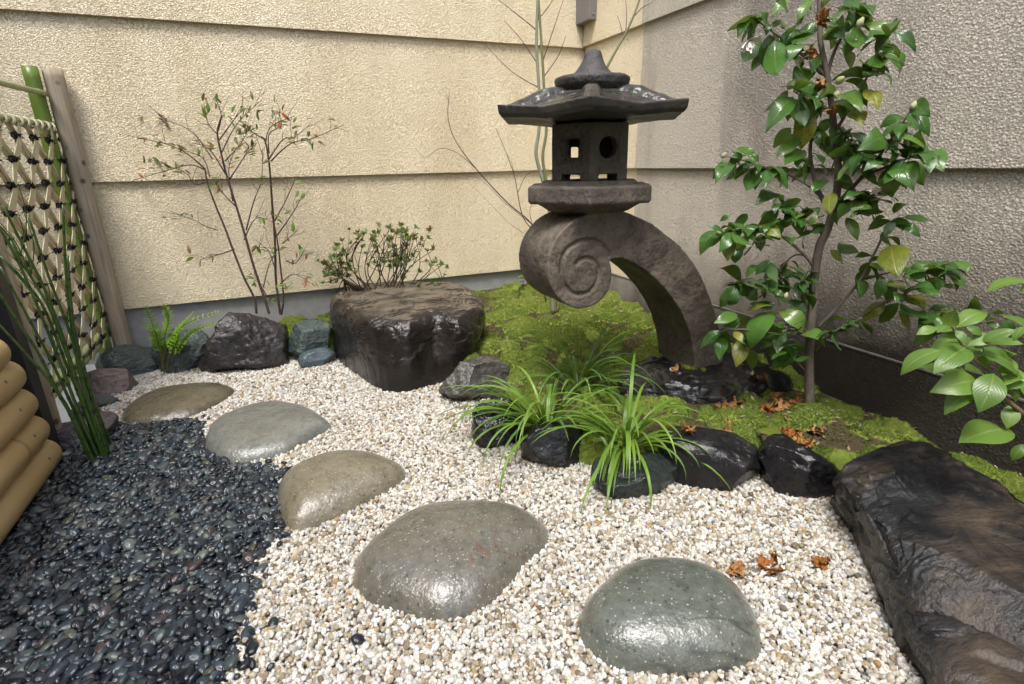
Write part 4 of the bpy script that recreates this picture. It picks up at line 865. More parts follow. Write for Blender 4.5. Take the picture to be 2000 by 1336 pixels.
L8 = """140 130 50 230 35;150 135 85 200 4;185 130 135 220 5;190 160 175 260 4y;270 140 215 230 5;230 190 210 270 4;325 95 420 155 4y;330 140 330 215 7;420 60 415 150 5;580 125 510 160 5;560 130 640 90 5;310 285 262 345 3;370 260 310 330 55;375 270 405 360 5;205 380 140 480 5;215 395 180 470 4;205 370 270 425 6;270 385 310 450 6;370 375 310 380 3;395 470 285 470 3;440 460 540 510 4;390 410 430 440 5;410 505 520 600 45;260 500 370 480 35y;240 520 280 590 4;220 520 115 560 35;390 510 290 670 5;230 540 160 590 25;150 600 50 680 3;140 615 135 730 5;170 615 180 700 4;205 600 240 650 5y;270 620 200 690 4;240 640 215 760 4y;290 690 285 780 5;440 610 350 660 5;440 640 380 730 6;500 660 440 770 5;510 620 625 670 3;405 560 440 600 5;470 600 520 580 5;840 100 930 85 3;960 40 1010 0 5;1010 60 1130 75 3;1010 90 1080 150 3;920 60 870 80 5;700 180 785 220 35;655 215 715 275 4y;735 60 785 160 5;950 190 980 330 65y;905 375 1005 415 4y;900 330 880 440 5;950 350 930 460 5;915 310 850 285 4;920 465 820 545 5y;990 465 900 550 5;1030 425 1105 490 5y;1000 465 1115 530 35;980 500 1030 600 3y;1125 300 1040 330 6;1180 340 1150 420 6;1150 300 1195 340 5;1205 305 1300 395 5;1240 270 1305 320 4;1190 375 1255 400 4;1150 560 1060 660 65;1200 520 1170 600 6;1290 570 1360 545 5;1400 560 1470 590 5;1480 545 1500 630 5;450 20 400 -20 5;520 40 470 90 5;700 20 640 60 5;760 60 850 20 5;390 30 330 60 5;600 40 560 100 5;800 0 870 40 5"""
lm = [leaf_mesh('leaf', M['leaf'], w_, fold=fo, droop=d, wave=.7, seed=i, bend=be, twist=tw_, wide=wi) for i, (w_, fo, d, be, tw_, wi) in enumerate(((.48, .25, .2, .1, .3, .42), (.42, .4, .5, -.15, -.5, .46), (.52, .1, .7, .2, .6, .40), (.38, .5, .35, -.1, .2, .44), (.46, .2, -.25, .12, -.7, .42), (.5, .3, .9, -.2, .3, .45)))]; ly = [leaf_mesh('leaf', M['leaf_yellow'], .5, fold=.15, droop=.35, wave=.6, seed=9)]
def trace_leaves(txt, conv, mset, yset, parent, place, jit=.06, tilt=.10, grow=1.1):
    for e in txt.split(';'):
        a, b, c, d, w = e.split(); yel = w.endswith('y'); w = w.rstrip('y'); w = int(w)/(100 if len(w) > 1 else 10)
        (x0_, y0_), (x1_, y1_) = conv([(float(a), float(b)), (float(c), float(d))]); d0 = R_.uniform(-jit, jit*.6); d1 = d0+R_.uniform(-tilt, tilt*.3)*(.35+.65*min(1, math.hypot(x1_-x0_, y1_-y0_)/70))
        B, T = place(x0_, y0_, d0), place(x1_, y1_, d1); view = CAM-B; view /= np.linalg.norm(view)
        f_ = np.clip((w-.15)/.45, .1, 1); up = np.array([0, 0, 1.])*(1.15-.7*f_)+view*(.25+.75*f_)+R_.normal(0, .22, 3)
        T = B+(T-B)*grow; put_leaf('leaf', (yset if yel else mset)[R_.integers(len(yset if yel else mset))], parent, B, T, up, 1.1 if w < .6 else 1.25)
trace_leaves(L7, Z7, lm, ly, CM, cp); trace_leaves(L8, Z8, lm, ly, CM, cp)
n_leaf = sum(1 for o in CM.children if o.name.startswith('leaf')); spare = []
for px, r, dd in BR:                                                  # leaves along the outer halves of the branches
    for k in range(17 if px[0][1] < 420 else 13):
        t = R_.uniform(.4, 1.); n = len(px)-1; i = min(int(t*n), n-1); u = t*n-i; x, y = px[i][0]*(1-u)+px[i+1][0]*u, px[i][1]*(1-u)+px[i+1][1]*u
        B = cp(x, y, dd+R_.uniform(-.03, .03)); d = np.array([*R_.normal(0, .8, 2), R_.normal(-.4, .5)]); d /= np.linalg.norm(d); o = put_leaf('leaf', lm[R_.integers(6)], CM, B, B+d*R_.uniform(.05, .095), np.array([0, 0, 1.])+R_.normal(0, .35, 3), 1.1); spare.append(o)
# past three hundred leaves the smallest ones join into one mesh
spare.sort(key=lambda o: -o.matrix_basis.col[1].length); rest = spare[max(0, 300-n_leaf):]
if rest:
    bm = bmesh.new(); uvl = bm.loops.layers.uv.new('UVMap')
    for o in rest:
        me = o.data.copy(); me.transform(o.matrix_basis); bm.from_mesh(me); bpy.data.meshes.remove(me)
    me = bpy.data.meshes.new('foliage'); bm.to_mesh(me); bm.free(); me.materials.append(M['leaf']); link('foliage', me, CM)['kind'] = 'stuff'
    for o in rest: bpy.data.objects.remove(o)
M['petal'] = mat_simple('white_petal', (.78, .74, .66), (.84, .80, .74), 30, .5, .2, .001)
M['dead_petal'] = mat_simple('withered_petal', (.36, .15, .04), (.16, .055, .018), 160, .85, .6, .003, .15, rnd=(.40, .25, .11))
M['bud'] = mat_simple('bud_scale', (.32, .36, .16), (.42, .42, .24), 60, .5, .3, .001)
def bud_mesh():
    v, f = ICO[3]; v = v.copy(); v[:, 2] = v[:, 2]*1.5; s = 1-.25*np.clip(v[:, 2], 0, 2); v[:, :2] *= s[:, None]; v *= (1+.05*np.sin(3*np.arctan2(v[:, 1], v[:, 0])+v[:, 2]*4))[:, None]; return mesh('bud', v*.009, f, M['bud'])
bm_ = bud_mesh()
for x, y in Z7([(580, 490), (535, 140), (865, 465), (845, 545), (980, 130), (190, 900), (905, 990), (495, 1170), (520, 1180), (1290, 610)])+Z8([(450, 430), (130, 125)]):
    o = link('bud', bm_, CM, tuple(cp(x, y, -.04)-base_c)); o.rotation_euler = (R_.normal(0, .5), R_.normal(0, .5), 0); s_ = R_.uniform(.8, 1.25); o.scale = (s_,)*3
def blossom(name, seed, mats, n=7, size=.022, open_=.8, crumple=.5):
    """a crumpled flower of separate curled petals, one mesh"""
    r = np.random.default_rng(seed); parts = []; mi = []
    for k in range(n):
        a = 6.28*k/n+r.normal(0, .25); el = r.uniform(.1, 1.2)*open_; d = np.array([math.cos(a)*math.cos(el), math.sin(a)*math.cos(el), math.sin(el)]); t = np.array([-math.sin(a), math.cos(a), 0]); nn = np.cross(d, t); V = []; f = []; cu_ = r.uniform(-.5, .6); cs_ = r.uniform(-.3, .35); ln_ = r.uniform(.6, 1.25)
        for j in range(6):
            u = j/5
            for i in range(5):
                s = i/2-1; w = .36*math.sin(math.pi*min(.95, .12+u*.85))**.7*(1+r.normal(0, .25)*u)
                V.append((d*u*ln_+t*s*w+nn*(cu_*u*u+cs_*s*s-.1)+r.normal(0, .10*crumple, 3)*(.3+u))*size)
        for j in range(5):
            for i in range(4): q = j*5+i; f.append((q, q+1, q+6, q+5))
        parts.append((V, f)); mi += [r.integers(len(mats))]*len(f)
    V, f = join(parts); me = mesh(name, V, f, None)
    for m in mats: me.materials.append(m)
    me.polygons.foreach_set('material_index', np.array(mi, np.int32)); return me
fl_dead = [blossom('withered_flower', i, [M['dead_petal']], 7, .026, .9, .9) for i in range(4)]; fl_white = blossom('flower', 8, [M['petal']], 5, .034, 1.3, .3); fl_half = blossom('flower', 9, [M['petal'], M['petal'], M['dead_petal']], 6, .028, 1., .6)
for (x, y), me, rot in zip(Z7([(340, 235), (1050, 1115), (755, 115), (685, 305), (740, 490), (825, 655)]), [fl_white, fl_half]+fl_dead, [(2.6, .4, 0), (.3, .2, 0), (0, .4, 0), (.4, 2, 0), (1, .2, 1), (.5, .5, 2)]):
    o = link('flower', me, CM, tuple(cp(x, y, -.07)-base_c)); o.rotation_euler = rot

# pale-leaved shrub reaching in from the right
DS = 1.16
def sp_(x, y, dd=0.): return onF(x, y, DS+dd)
sb = np.array([*(g(2130, 1000, .02)[:2]), .02]); PS = thing('laurel_shrub', tuple(sb), 'pale green broad-leaved shrub above the slab rock at the right edge', 'shrub')
Z9 = lambda l: zoomed(l, 1550, 600, 4.444)
stem = [sp_(*q) for q in Z9([(1375, 160), (1480, 350), (1600, 480), (1720, 580), (1850, 800), (2000, 930)])]
mk('stem', *tube(catmull(stem+[sp_(2060, 870), (stem[-1]+sb)/2+np.array([.08, 0, .06]), sb-np.array([0, 0, .05])], 6), [.003, .004, .005, .007, .010], 8), M['twig'], PS)
mk('stem', *tube(catmull([sp_(*q) for q in Z9([(1640, 400), (1620, 300), (1560, 180)])], 5), [.004, .002], 6), M['twig'], PS)
lp = [leaf_mesh('leaf', M['leaf_pale'], .48, fold=.3, droop=d, wave=.35, seed=i+20, wide=.45) for i, d in enumerate((.25, .45))]
L9 = """1350 165 1410 15 8;1410 180 1690 35 3;1340 160 1240 225 5;1240 175 1060 245 3;1495 175 1640 250 55;1640 300 1940 195 4;1500 260 1165 380 45;1510 355 1205 585 5;1280 375 920 595 25;1590 395 1945 615 5;1740 575 1600 925 75;1590 640 1170 740 25;1565 740 1300 940 4;1900 845 1850 1060 6;1880 1060 1420 1185 45;1980 620 1830 680 4;1995 640 1840 720 4;1870 700 1925 830 4;1740 240 1505 340 3;1560 300 1640 390 5;1590 440 1710 550 5;2010 170 1905 300 5;2010 1190 1890 1340 5;2060 -220 1660 -130 25;2060 -190 1960 -130 5;1400 200 1500 330 4"""
trace_leaves(L9, Z9, lp, lp, PS, sp_, .03, .05, .98)
for k in range(16):
    x, y = Z9([(R_.uniform(1350, 2050), R_.uniform(150, 900))])[0]; B = sp_(x, y, R_.uniform(.02, .12)); d = np.array([*R_.normal(0, .7, 2), R_.normal(-.2, .5)]); d /= np.linalg.norm(d); put_leaf('leaf', lp[k % 2], PS, B, B+d*R_.uniform(.06, .10), np.array([-.2, -.3, 1.])+R_.normal(0, .3, 3), 1.)

# nandina
M['nan_stem'] = mat_simple('nandina_stem', (.085, .05, .035), (.05, .03, .028), 50, .6, .4, .001)
M['nan_twig'] = mat_simple('nandina_twig', (.10, .045, .05), (.06, .03, .035), 50, .55, .2, .001)
M['nan_leaf'] = mat_leaf('nandina_leaf', (.05, .075, .022), (.10, .105, .035), (.20, .08, .03), .32, .25, (.15, .16, .06))
M['nan_red'] = mat_leaf('nandina_red_leaf', (.30, .06, .03), (.42, .15, .03), None, .35, .3, (.4, .2, .1))
M['fresh'] = mat_leaf('fresh_leaf', (.10, .20, .03), (.16, .27, .05), None, .32, .35, (.25, .33, .1))
Z3 = lambda l: zoomed(l, 200, 150, 2.672)
nb = onY(520, 606, 3.2); nb[2] = .1; DN = float(nb@FH)
def np_(x, y, dd=0.): return onF(x, y, DN+dd)
NA = thing('nandina_shrub', tuple(nb), 'sparse red-tinged shrub with thin upright stems against the cream wall', 'shrub')
for px, r in [([(805, 1235), (790, 1150), (740, 1050), (680, 900), (640, 790), (590, 670), (550, 560), (535, 480)], .0065), ([(870, 1235), (850, 1170), (790, 990), (745, 830), (700, 680), (650, 520), (620, 400), (600, 290), (625, 200)], .0072), ([(930, 1240), (920, 1180), (905, 1050), (900, 850), (885, 650), (875, 500), (860, 380), (845, 320)], .0072), ([(935, 1240), (945, 1150), (930, 1000), (912, 850), (880, 700)], .0055)]:
    dd = R_.uniform(-.05, .05); mk('stem', *tube(catmull([np_(x, y, dd) for x, y in Z3(px)], 5), [r, r*.8, r*.55], 8), M['nan_stem'], NA)
NB = [[(535, 480), (440, 400), (330, 350), (180, 320)], [(535, 485), (460, 460), (350, 485), (160, 540)], [(575, 430), (480, 300), (370, 240), (160, 185)], [(650, 520), (560, 380), (470, 345)], [(620, 400), (700, 250), (830, 120)], [(640, 440), (720, 350), (770, 260)], [(660, 540), (740, 420), (780, 370)], [(870, 430), (940, 330), (1010, 310), (1080, 250)], [(880, 440), (980, 350), (1100, 320), (1260, 250)], [(850, 330), (800, 300), (720, 250)], [(870, 400), (870, 300), (935, 250), (910, 170)], [(600, 800), (540, 780), (480, 750), (350, 700)],
      [(750, 800), (790, 650), (830, 540), (835, 380)], [(900, 750), (960, 640), (1000, 550)], [(910, 830), (1000, 700), (1040, 620)], [(940, 870), (1020, 800)], [(690, 900), (600, 930), (510, 955)], [(600, 300), (550, 240), (530, 140)], [(605, 280), (620, 200), (600, 130)], [(610, 330), (690, 220), (740, 160)], [(560, 520), (520, 420), (400, 380)], [(545, 550), (480, 560), (430, 500), (250, 430)], [(700, 680), (640, 620), (580, 540)], [(680, 650), (660, 480), (700, 370)], [(850, 350), (880, 260), (1000, 205)], [(860, 1150), (820, 1080), (790, 1060)], [(900, 1000), (860, 900), (780, 890)], [(840, 1100), (870, 980), (920, 890)], [(930, 1080), (1000, 1030), (1090, 1080)], [(960, 960), (1010, 970), (1060, 890)], [(740, 850), (800, 740), (900, 760)]]
nl = [leaf_mesh('leaf', M['nan_leaf'], .30, fold=.3, droop=.4, ny=6, nx=2, seed=i) for i in range(2)]; nred = leaf_mesh('leaf', M['nan_red'], .30, fold=.3, droop=.3, ny=6, nx=2); nfr = leaf_mesh('leaf', M['fresh'], .34, fold=.3, droop=.3, ny=6, nx=2)
for i, px in enumerate(NB):
    q = Z3(px); dd = R_.uniform(-.12, .08); pts = catmull([np_(x, y, dd*min(1, 1.5*j/(len(q)-1))) for j, (x, y) in enumerate(q)], 6)
    mk('branch', *tube(pts, [.0038, .0022, .0012], 6), M['nan_twig'], NA)
    for k in range(4):
        a0 = pts[int(R_.uniform(.35, .9)*(len(pts)-1))]; d = R_.normal(0, .5, 3)+[0, 0, .35]+(pts[-1]-pts[0])/np.linalg.norm(pts[-1]-pts[0])*.6; d /= np.linalg.norm(d); L = R_.uniform(.05, .13); mk('branch', *tube([a0, a0+d*L*.5+R_.normal(0, .006, 3), a0+d*L], [.0013, .0007], 5), M['nan_twig'], NA)
    nlv = 5 if 11 <= i <= 16 else (13 if i < 11 else 7)
    for k in range(nlv):
        t = R_.uniform(.45 if i < 11 else .6, 1.0); p = pts[int(t*(len(pts)-1))]; d = pts[-1]-pts[max(0, len(pts)-6)]; d = d/np.linalg.norm(d)*R_.uniform(.2, .9)+R_.normal(0, .45, 3)+[0, 0, -.12]; d /= np.linalg.norm(d); L = R_.uniform(.03, .058)
        tw = p+R_.normal(0, .018, 3); me = nred if R_.random() < .16 else (nfr if (i >= 13 and R_.random() < .7) else nl[R_.integers(2)])
        put_leaf('leaf', me, NA, tw, tw+d*L, np.array([0, -.4, 1.])+R_.normal(0, .4, 3))
for k in range(26):
    p = np_(*Z3([(R_.uniform(840, 985), R_.uniform(1085, 1190))])[0], R_.uniform(-.06, .0)); d = R_.normal(0, 1, 3); d[2] = abs(d[2])*.5; d /= np.linalg.norm(d); put_leaf('leaf', nfr if k % 3 else nl[0], NA, p, p+d*R_.uniform(.022, .036), np.array([0, -.5, 1.]))

# azalea behind the boulder
M['aza_leaf'] = mat_leaf('azalea_leaf', (.06, .12, .03), (.13, .19, .05), (.24, .14, .05), .4, .25, (.2, .26, .1))
az = g(735, 600, .10); az = np.array([az[0], 3.08, .10]); DA = float(az@FH); AZ = thing('azalea_shrub', tuple(az), 'small twiggy azalea with tiny leaf rosettes behind the largest boulder', 'shrub')
al = leaf_mesh('leaf', M['aza_leaf'], .36, fold=.2, droop=.2, ny=4, nx=2)
def rosette(seed):
    r = np.random.default_rng(seed); V = []; f = []; UV = []; bv = np.array([v.co[:] for v in al.vertices]); bf = [tuple(p.vertices) for p in al.polygons]
    for k in range(9):
        a = k*2.4; el = r.uniform(.15, 1.1); y = np.array([math.cos(a)*math.cos(el), math.sin(a)*math.cos(el), math.sin(el)]); z = np.array([-math.cos(a)*math.sin(el), -math.sin(a)*math.sin(el), math.cos(el)]); x = np.cross(y, z); L = r.uniform(.6, 1.)*.024; o = len(V)
        V += list((bv[:, :1]*x+bv[:, 1:2]*y+bv[:, 2:]*z)*L); f += [tuple(i+o for i in q) for q in bf]
    me = mesh('leaf_rosette', V, f, M['aza_leaf']); u = me.uv_layers.new(name='UVMap')
    nb_ = len(bv)
    for l_ in me.loops: j = l_.vertex_index % nb_; u.data[l_.index].uv = ((j % 3)/2, (j//3)/4)
    return me
ro = [rosette(i) for i in range(4)]
outl = [(632, 520), (650, 490), (690, 470), (710, 440), (745, 435), (790, 445), (820, 465), (845, 490), (868, 495)]
def ap_(x, y, dd=0.): return onF(x, y, DA+dd)
for k in range(44):
    u = R_.uniform(0, 1); tx = 630+u*240; ty = np.interp(tx, [630, 660, 700, 740, 800, 830, 870], [510, 485, 455, 433, 440, 470, 490])+R_.exponential(22); dd = R_.uniform(-.13, .13); bx = 690+u*110+R_.normal(0, 14); ty += 8
    if tx < 680: mid = (670, 545)
    else: mid = ((bx+tx)/2+R_.normal(0, 20), (ty+560)/2+R_.uniform(-6, 22))
    pts = catmull([ap_(bx, 572), ap_(*mid, dd*.6), ap_(tx, ty, dd)], 5); mk('branch', *tube(pts, [.0042, .0025, .0013], 5), M['nan_stem'], AZ)
    for m in range(4):
        e = pts[-1] if m == 0 else pts[int(len(pts)*R_.uniform(.45, .95))]+R_.normal(0, .035, 3)+[0, 0, .015]
        if m: mk('branch', *tube([pts[int(len(pts)*.6)], (pts[int(len(pts)*.6)]+e)/2+R_.normal(0, .006, 3), e], [.0018, .001], 5), M['nan_stem'], AZ)
        o = link('leaf_rosette', ro[R_.integers(4)], AZ, tuple(e-az)); o.rotation_euler = (R_.normal(0, .5), R_.normal(0, .5), R_.uniform(0, 6.28)); s_ = R_.uniform(1.0, 1.8); o.scale = (s_,)*3

# sedge clumps
M['sedge'] = mat_leaf('sedge_blade', (.095, .20, .022), (.15, .27, .035), (.21, .33, .05), .28, .3, (.26, .36, .07))
M['sedge_dark'] = mat_leaf('sedge_blade_dark', (.05, .125, .022), (.09, .185, .03), None, .3, .25, (.14, .22, .05))
def blade(p0, az_, L, lift, drp, w, mat, parent, twist=0.):
    n = 12; d = np.array([math.cos(az_), math.sin(az_), 0]); pts = [np.array(p0, float)]; a = lift
    for i in range(n): pts.append(pts[-1]+(d*math.cos(a)+ZV*math.sin(a))*L/n); a -= drp/n*(1.6*i/n+.2)
    pts = np.array(pts); t = np.cross(d, ZV); V = []; f = []; uv = []
    for i, p in enumerate(pts):
        u = i/n; ww = w*.5*min(1, .55+u*2)*(1-u**3.5)+.0002; tg = pts[min(i+1, n)]-pts[max(i-1, 0)]; nn = np.cross(tg, t); nn /= np.linalg.norm(nn)+1e-9
        if nn[2] < 0: nn = -nn
        for s in (-1, 0, 1): V.append(p+t*s*ww-nn*(ww*.45 if s == 0 else 0)); uv.append(((s+1)/2, u))
    for i in range(n):
        for k in range(2): q = i*3+k; f.append((q, q+1, q+4, q+3))
    o = mk('blade', V, f, mat, parent); u_ = o.data.uv_layers.new(name='UVMap')
    for l_ in o.data.loops: u_.data[l_.index].uv = uv[l_.vertex_index]
    return o
def clump(label, px, z, n, Lr, mats, seed, bias=None, lift=(.5, 1.32)):
    r = np.random.default_rng(seed); c = g(*px, z); T = thing('sedge_clump', tuple(c), label, 'grass clump', 'sedges among the border rocks')
    for i in range(n):
        a = r.uniform(0, 6.28) if bias is None or r.random() > .45 else bias+r.normal(0, .7); lf = r.uniform(*lift); L = r.uniform(*Lr)
        blade(c+np.array([math.cos(a), math.sin(a), 0])*r.uniform(0, .03)-[0, 0, .01], a+r.normal(0, .2), L, lf, r.uniform(1.5, 3.3), r.uniform(.0095, .0155), M[mats[r.integers(len(mats))]], T)
    return T
AZC = math.atan2(-RT[1], -RT[0])                                     # toward the left of the picture
clump('left grassy sedge clump with long arching blades above the squared black block', (1068, 838), .07, 62, (.26, .48), ['sedge', 'sedge', 'sedge_dark'], 1, AZC)
clump('darker upright sedge clump at the back, beside the lantern base rock', (1128, 762), .09, 54, (.24, .44), ['sedge_dark', 'sedge_dark', 'sedge'], 2, AZC+math.pi, (.5, 1.5))
clump('right grassy sedge clump hanging over the low flat rock', (1222, 868), .07, 58, (.24, .44), ['sedge'], 3, AZC+math.pi/2, (.35, 1.3))

# fern
M['fern'] = mat_leaf('fern_leaflet', (.16, .32, .02), (.24, .42, .04), None, .5, .45, (.25, .4, .08), .3)
M['fern_stem'] = mat_simple('fern_stem', (.12, .12, .03), (.08, .06, .02), 40, .6, .2)
fr = g(335, 735, .0); fr = np.array([fr[0], fr[1], .0]); DF = float(fr@FH); FE = thing('fern', tuple(fr), 'bright green fern between the pale oval rock and the layered green rock', 'fern')
pin = leaf_mesh('leaflet', M['fern'], .32, fold=.1, droop=.2, ny=4, nx=2, wide=.25)
for px in [[(318, 722), (325, 680), (360, 635), (425, 609)], [(330, 722), (345, 690), (375, 650), (418, 632)], [(318, 722), (312, 680), (300, 640), (284, 600)], [(316, 722), (318, 690), (308, 655), (285, 635)], [(322, 722), (330, 690), (345, 660), (340, 690)], [(320, 722), (322, 660), (330, 620), (318, 597)], [(326, 722), (335, 680), (352, 640), (375, 612)]]:
    pts = catmull([onF(x, y, DF+.02*j*R_.uniform(-1, .6)) for j, (x, y) in enumerate(px)], 8); FR = mk('frond', *tube(pts, [.0028, .0009], 5), M['fern_stem'], FE); n = len(pts)
    for i in range(int(n*.38), n):
        for s in (-1, 1):
            tg = pts[min(i+1, n-1)]-pts[i-1]; tg /= np.linalg.norm(tg); sd_ = np.cross(tg, [0, -.5, 1.]); sd_ /= np.linalg.norm(sd_); L = .045*(1-.75*((i/n-.38)/.62)**1.3); d = sd_*s*.9+tg*.45+R_.normal(0, .08, 3)
            put_leaf('leaflet', pin, FR, pts[i], pts[i]+d*L, [0, -.5, 1.], 1.1)

# young tree behind the lantern and the bare twigs beside it
M['green_stem'] = mat_simple('green_bark', (.14, .16, .06), (.22, .21, .11), 40, .5, .3, .001)
M['pale_stem'] = mat_simple('pale_bark', (.26, .27, .20), (.20, .22, .13), 30, .6, .3, .001)
tb = g(1080, 606, .16); DT = float(tb@FH)
def tp_(x, y, dd=0.): return onF(x, y, DT+dd)
YT = thing('young_tree', tuple(tb), 'young bare tree with slim green stems behind the stone lantern', 'tree')
for px, r, m in [([(1080, 612), (1077, 540), (1074, 470), (1072, 400), (1058, 345), (1047, 300), (1053, 250), (1053, 180), (1048, 90), (1050, 0), (1049, -60)], .0125, 'pale_stem'), ([(1084, 612), (1082, 540), (1078, 430), (1066, 350), (1060, 305), (1067, 255), (1063, 180), (1058, 90), (1052, 0), (1050, -60)], .0105, 'green_stem'), ([(1088, 612), (1110, 500), (1140, 330), (1165, 190), (1183, 138), (1205, 95), (1222, 65), (1240, 25), (1255, -20)], .009, 'green_stem')]:
    mk('trunk', *tube(catmull([tp_(x, y) for x, y in px], 6), [r, r*.85, r*.7, r*.5], 9), M[m], YT)
for px in [[(1053, 130), (1020, 80), (985, 40)], [(1050, 60), (1000, 20), (960, -10)], [(1060, 120), (1080, 60), (1100, 0)], [(1050, 170), (1000, 140), (950, 90)], [(1062, 150), (1090, 110), (1105, 70)], [(1222, 65), (1224, 30), (1222, 0)], [(1236, 35), (1255, 15), (1275, 5)], [(1218, 75), (1212, 50), (1206, 30)], [(1049, 40), (1070, 15), (1085, -10)]]:
    mk('branch', *tube(catmull([tp_(x, y, R_.uniform(-.05, .05)*j) for j, (x, y) in enumerate(px)], 5), [.003, .001], 5), M['nan_twig'], YT)
tw = g(1066, 600, .16); DW = float(tw@FH)-.12; TW = thing('twig_shrub', tuple(onF(1066, 585, DW)), 'leafless thin twigs spreading over the cream wall left of the lantern', 'shrub')
for px, r in [([(1066, 590), (1058, 500), (1040, 440), (990, 395), (930, 330), (890, 275), (875, 230), (878, 180)], .0045), ([(930, 330), (895, 300), (860, 290), (830, 308), (812, 290)], .002), ([(1046, 455), (1020, 420), (1005, 345), (985, 290), (968, 250)], .0032), ([(1012, 375), (1030, 340), (1060, 335)], .0018), ([(1035, 435), (985, 395), (950, 360), (915, 335)], .0018), ([(1040, 440), (1035, 410), (1048, 380)], .002), ([(1050, 470), (1000, 440), (940, 380), (910, 350)], .0012), ([(1005, 345), (1000, 320), (990, 300)], .0012), ([(878, 200), (873, 190), (871, 178)], .001), ([(1055, 480), (1030, 470), (1018, 455), (1012, 440)], .0012)]:
    mk('branch', *tube(catmull([onF(x, y, DW) for x, y in px], 6), [r, r*.7, r*.3], 6), M['nan_stem' if r > .003 else 'nan_twig'], TW)
lb = onF(1022, 560, float(np.array([1.39, 3.3, 0])@FH)); SM = thing('seedling', tuple(lb), 'small leafy seedling at the foot of the cream wall beside the scroll', 'plant')
mk('stem', *tube([lb-np.array([0, 0, .05]), lb+np.array([0, 0, .03]), lb+np.array([.01, 0, .08])], [.003, .0015], 5), M['twig'], SM)
for k in range(9): a = R_.uniform(0, 6.28); p = lb+np.array([0, 0, R_.uniform(0, .08)]); put_leaf('leaf', nfr if k % 2 else nl[0], SM, p, p+np.array([math.cos(a), math.sin(a), R_.uniform(-.3, .5)])*.05, [0, -.3, 1.], 1.3)

# ------------------------------------------------------------------ fallen blossoms and leaf litter
dead = [blossom('fallen_blossom', 30+i, [M['dead_petal']], 9, .027, .55, 1.1) for i in range(5)]; halfd = [blossom('fallen_blossom', 40+i, [M['petal'], M['dead_petal'], M['dead_petal']], 9, .032, .5, .8) for i in range(2)]
MOSSB = Z8([(165, 965), (200, 1005), (322, 852), (400, 905), (355, 972), (440, 958), (497, 945), (430, 1095), (592, 1078), (545, 1130), (520, 1160), (880, 988), (622, 872), (228, 893), (160, 1102), (475, 1040), (385, 845), (505, 1165)])
MOSSL = ['withered blossom in front of the lantern base rock, upper of a touching pair', 'withered blossom in front of the lantern base rock, lower of a touching pair', 'half white blossom at the back of the moss against the base rock', 'withered blossom left of the camellia trunk, second back from it',
         'dark withered blossom in the middle of the scattered ones left of the trunk', 'bright orange withered blossom left of the camellia trunk', 'withered orange blossom touching the camellia trunk on its left', 'withered blossom just right of the fallen yellow leaf', 'withered blossom on the moss above the square dark rock', 'withered blossom with a green base at the moss edge above the square dark rock',
         'withered blossom on the rim of the square dark rock', 'lone withered blossom near the grey wall, farthest right on the moss', 'curled withered blossom behind the camellia trunk by the plinth', 'long curled brown blossom at the right edge of the base rock', 'small withered blossom above the oblong black rock, farthest left on the moss', 'half white withered blossom between the yellow leaf and the camellia trunk',
         'small withered blossom beside the half white one against the base rock', 'flat orange petal cluster at the top edge of the square dark rock']
for i, (x, y) in enumerate(MOSSB):
    b = g(x, y, .09); z = float(bank(np.array([b[0]]), np.array([b[1]]))[0][0]); b = g(x, y, z+.008); z = float(bank(np.array([b[0]]), np.array([b[1]]))[0][0])
    o = link('fallen_blossom', halfd[i % 2] if i in (2, 15) else dead[i % 5], None, (b[0], b[1], z+.010)); o.rotation_euler = (R_.normal(0, .3), R_.normal(0, .3), R_.uniform(0, 6.28)); s_ = R_.uniform(.85, 1.25); o.scale = (s_,)*3
    tag(o, MOSSL[i], 'blossom', 'fallen blossoms on the moss')
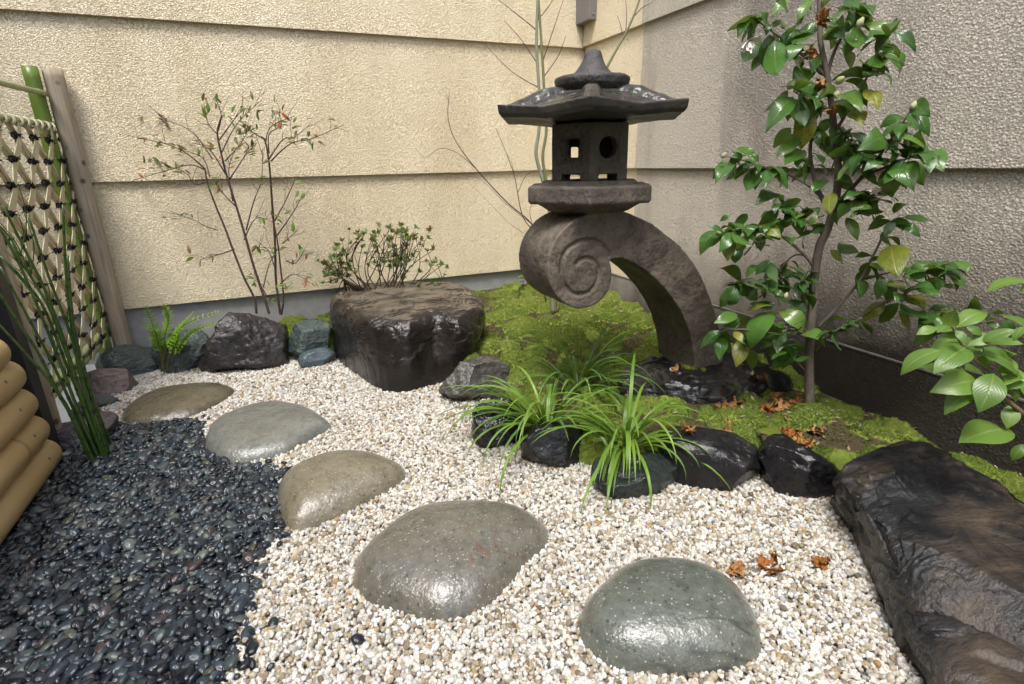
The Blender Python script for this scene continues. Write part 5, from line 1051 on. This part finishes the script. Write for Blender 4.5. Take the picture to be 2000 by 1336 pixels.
for (x, y, z), me, lab in [((1437, 1113, .02), dead[0], 'small withered orange blossom on the gravel beside the white one'), ((1507, 1110, .022), halfd[0], 'fallen half white blossom on the white gravel'), ((1605, 1100, .018), dead[2], 'flat withered blossom on the gravel nearest the slab rock'), ((1318, 724, .165), halfd[1], 'pale withered blossom lying on the lantern base rock'), ((1345, 838, .17), dead[3], 'withered blossom caught on the smooth oblong black rock')]:
    o = link('fallen_blossom', me, None, tuple(g(x, y, z))); o.rotation_euler = (R_.normal(0, .2), R_.normal(0, .2), R_.uniform(0, 6.28)); tag(o, lab, 'blossom', 'fallen blossoms'); o.scale = (1.1,)*3 if 'half white' in lab else (.85,)*3
M['litter'] = mat_simple('leaf_litter', (.26, .09, .04), (.34, .16, .06), 80, .6, .3, .002)
def litter(name, pts, size, mat, label, seed):
    r = np.random.default_rng(seed); parts = []
    for p in pts:
        a = r.uniform(0, 6.28); L = r.uniform(.6, 1.3)*size; d = np.array([math.cos(a), math.sin(a), r.normal(0, .25)])*L; t = np.array([-math.sin(a), math.cos(a), r.normal(0, .4)])*L*.35; h = np.array([0, 0, L*.12])
        parts.append(([p-d*.5, p-t*.5+h*.4, p+h, p+t*.5+h*.2, p+d*.5+h], [(0, 1, 2), (0, 2, 3), (1, 4, 2), (2, 4, 3)]))
    o = mk(name, *join(parts), mat, None, True); tag(o, label, None, None, 'stuff')
q = [g(R_.normal(565, 70), R_.normal(742, 20), .011) for _ in range(42)]+[g(R_.uniform(250, 1000), R_.uniform(720, 900), .011) for _ in range(30)]+[g(R_.uniform(600, 1700), R_.uniform(900, 1320), .012) for _ in range(40)]
litter('leaf_litter', q, .016, M['litter'], 'scattered small red brown leaf bits on the white gravel', 3)
mp = lay(BANK, .085); mp = mp[infov(mp, .1)[0]]; mz = bank(mp[:, 0], mp[:, 1])[0]
M['litter_moss'] = mat_simple('moss_litter', (.16, .09, .06), (.32, .24, .17), 40, .7, .3, .002)
ex = np.array([g(R_.normal(1560, 75), R_.normal(815, 32), .1)[:2] for _ in range(70)]); ex = ex[inpoly(ex, BANK)]; mp = np.concatenate([mp, ex]); mz = bank(mp[:, 0], mp[:, 1])[0]
litter('moss_litter', np.c_[mp, mz+.006], .022, M['litter_moss'], 'dry leaf and bark bits caught in the moss', 4)
o = link('fallen_leaf', ly[0], None); a_ = g(1478, 838, .12); b_ = g(1515, 852, .115); o.matrix_basis = Matrix.Translation(a_) @ Matrix.Rotation(math.atan2(*(b_-a_)[[1, 0]])-math.pi/2, 4, 'Z') @ Matrix.Scale(.1, 4); tag(o, 'single fallen yellow leaf among the withered blossoms on the moss', 'leaf')
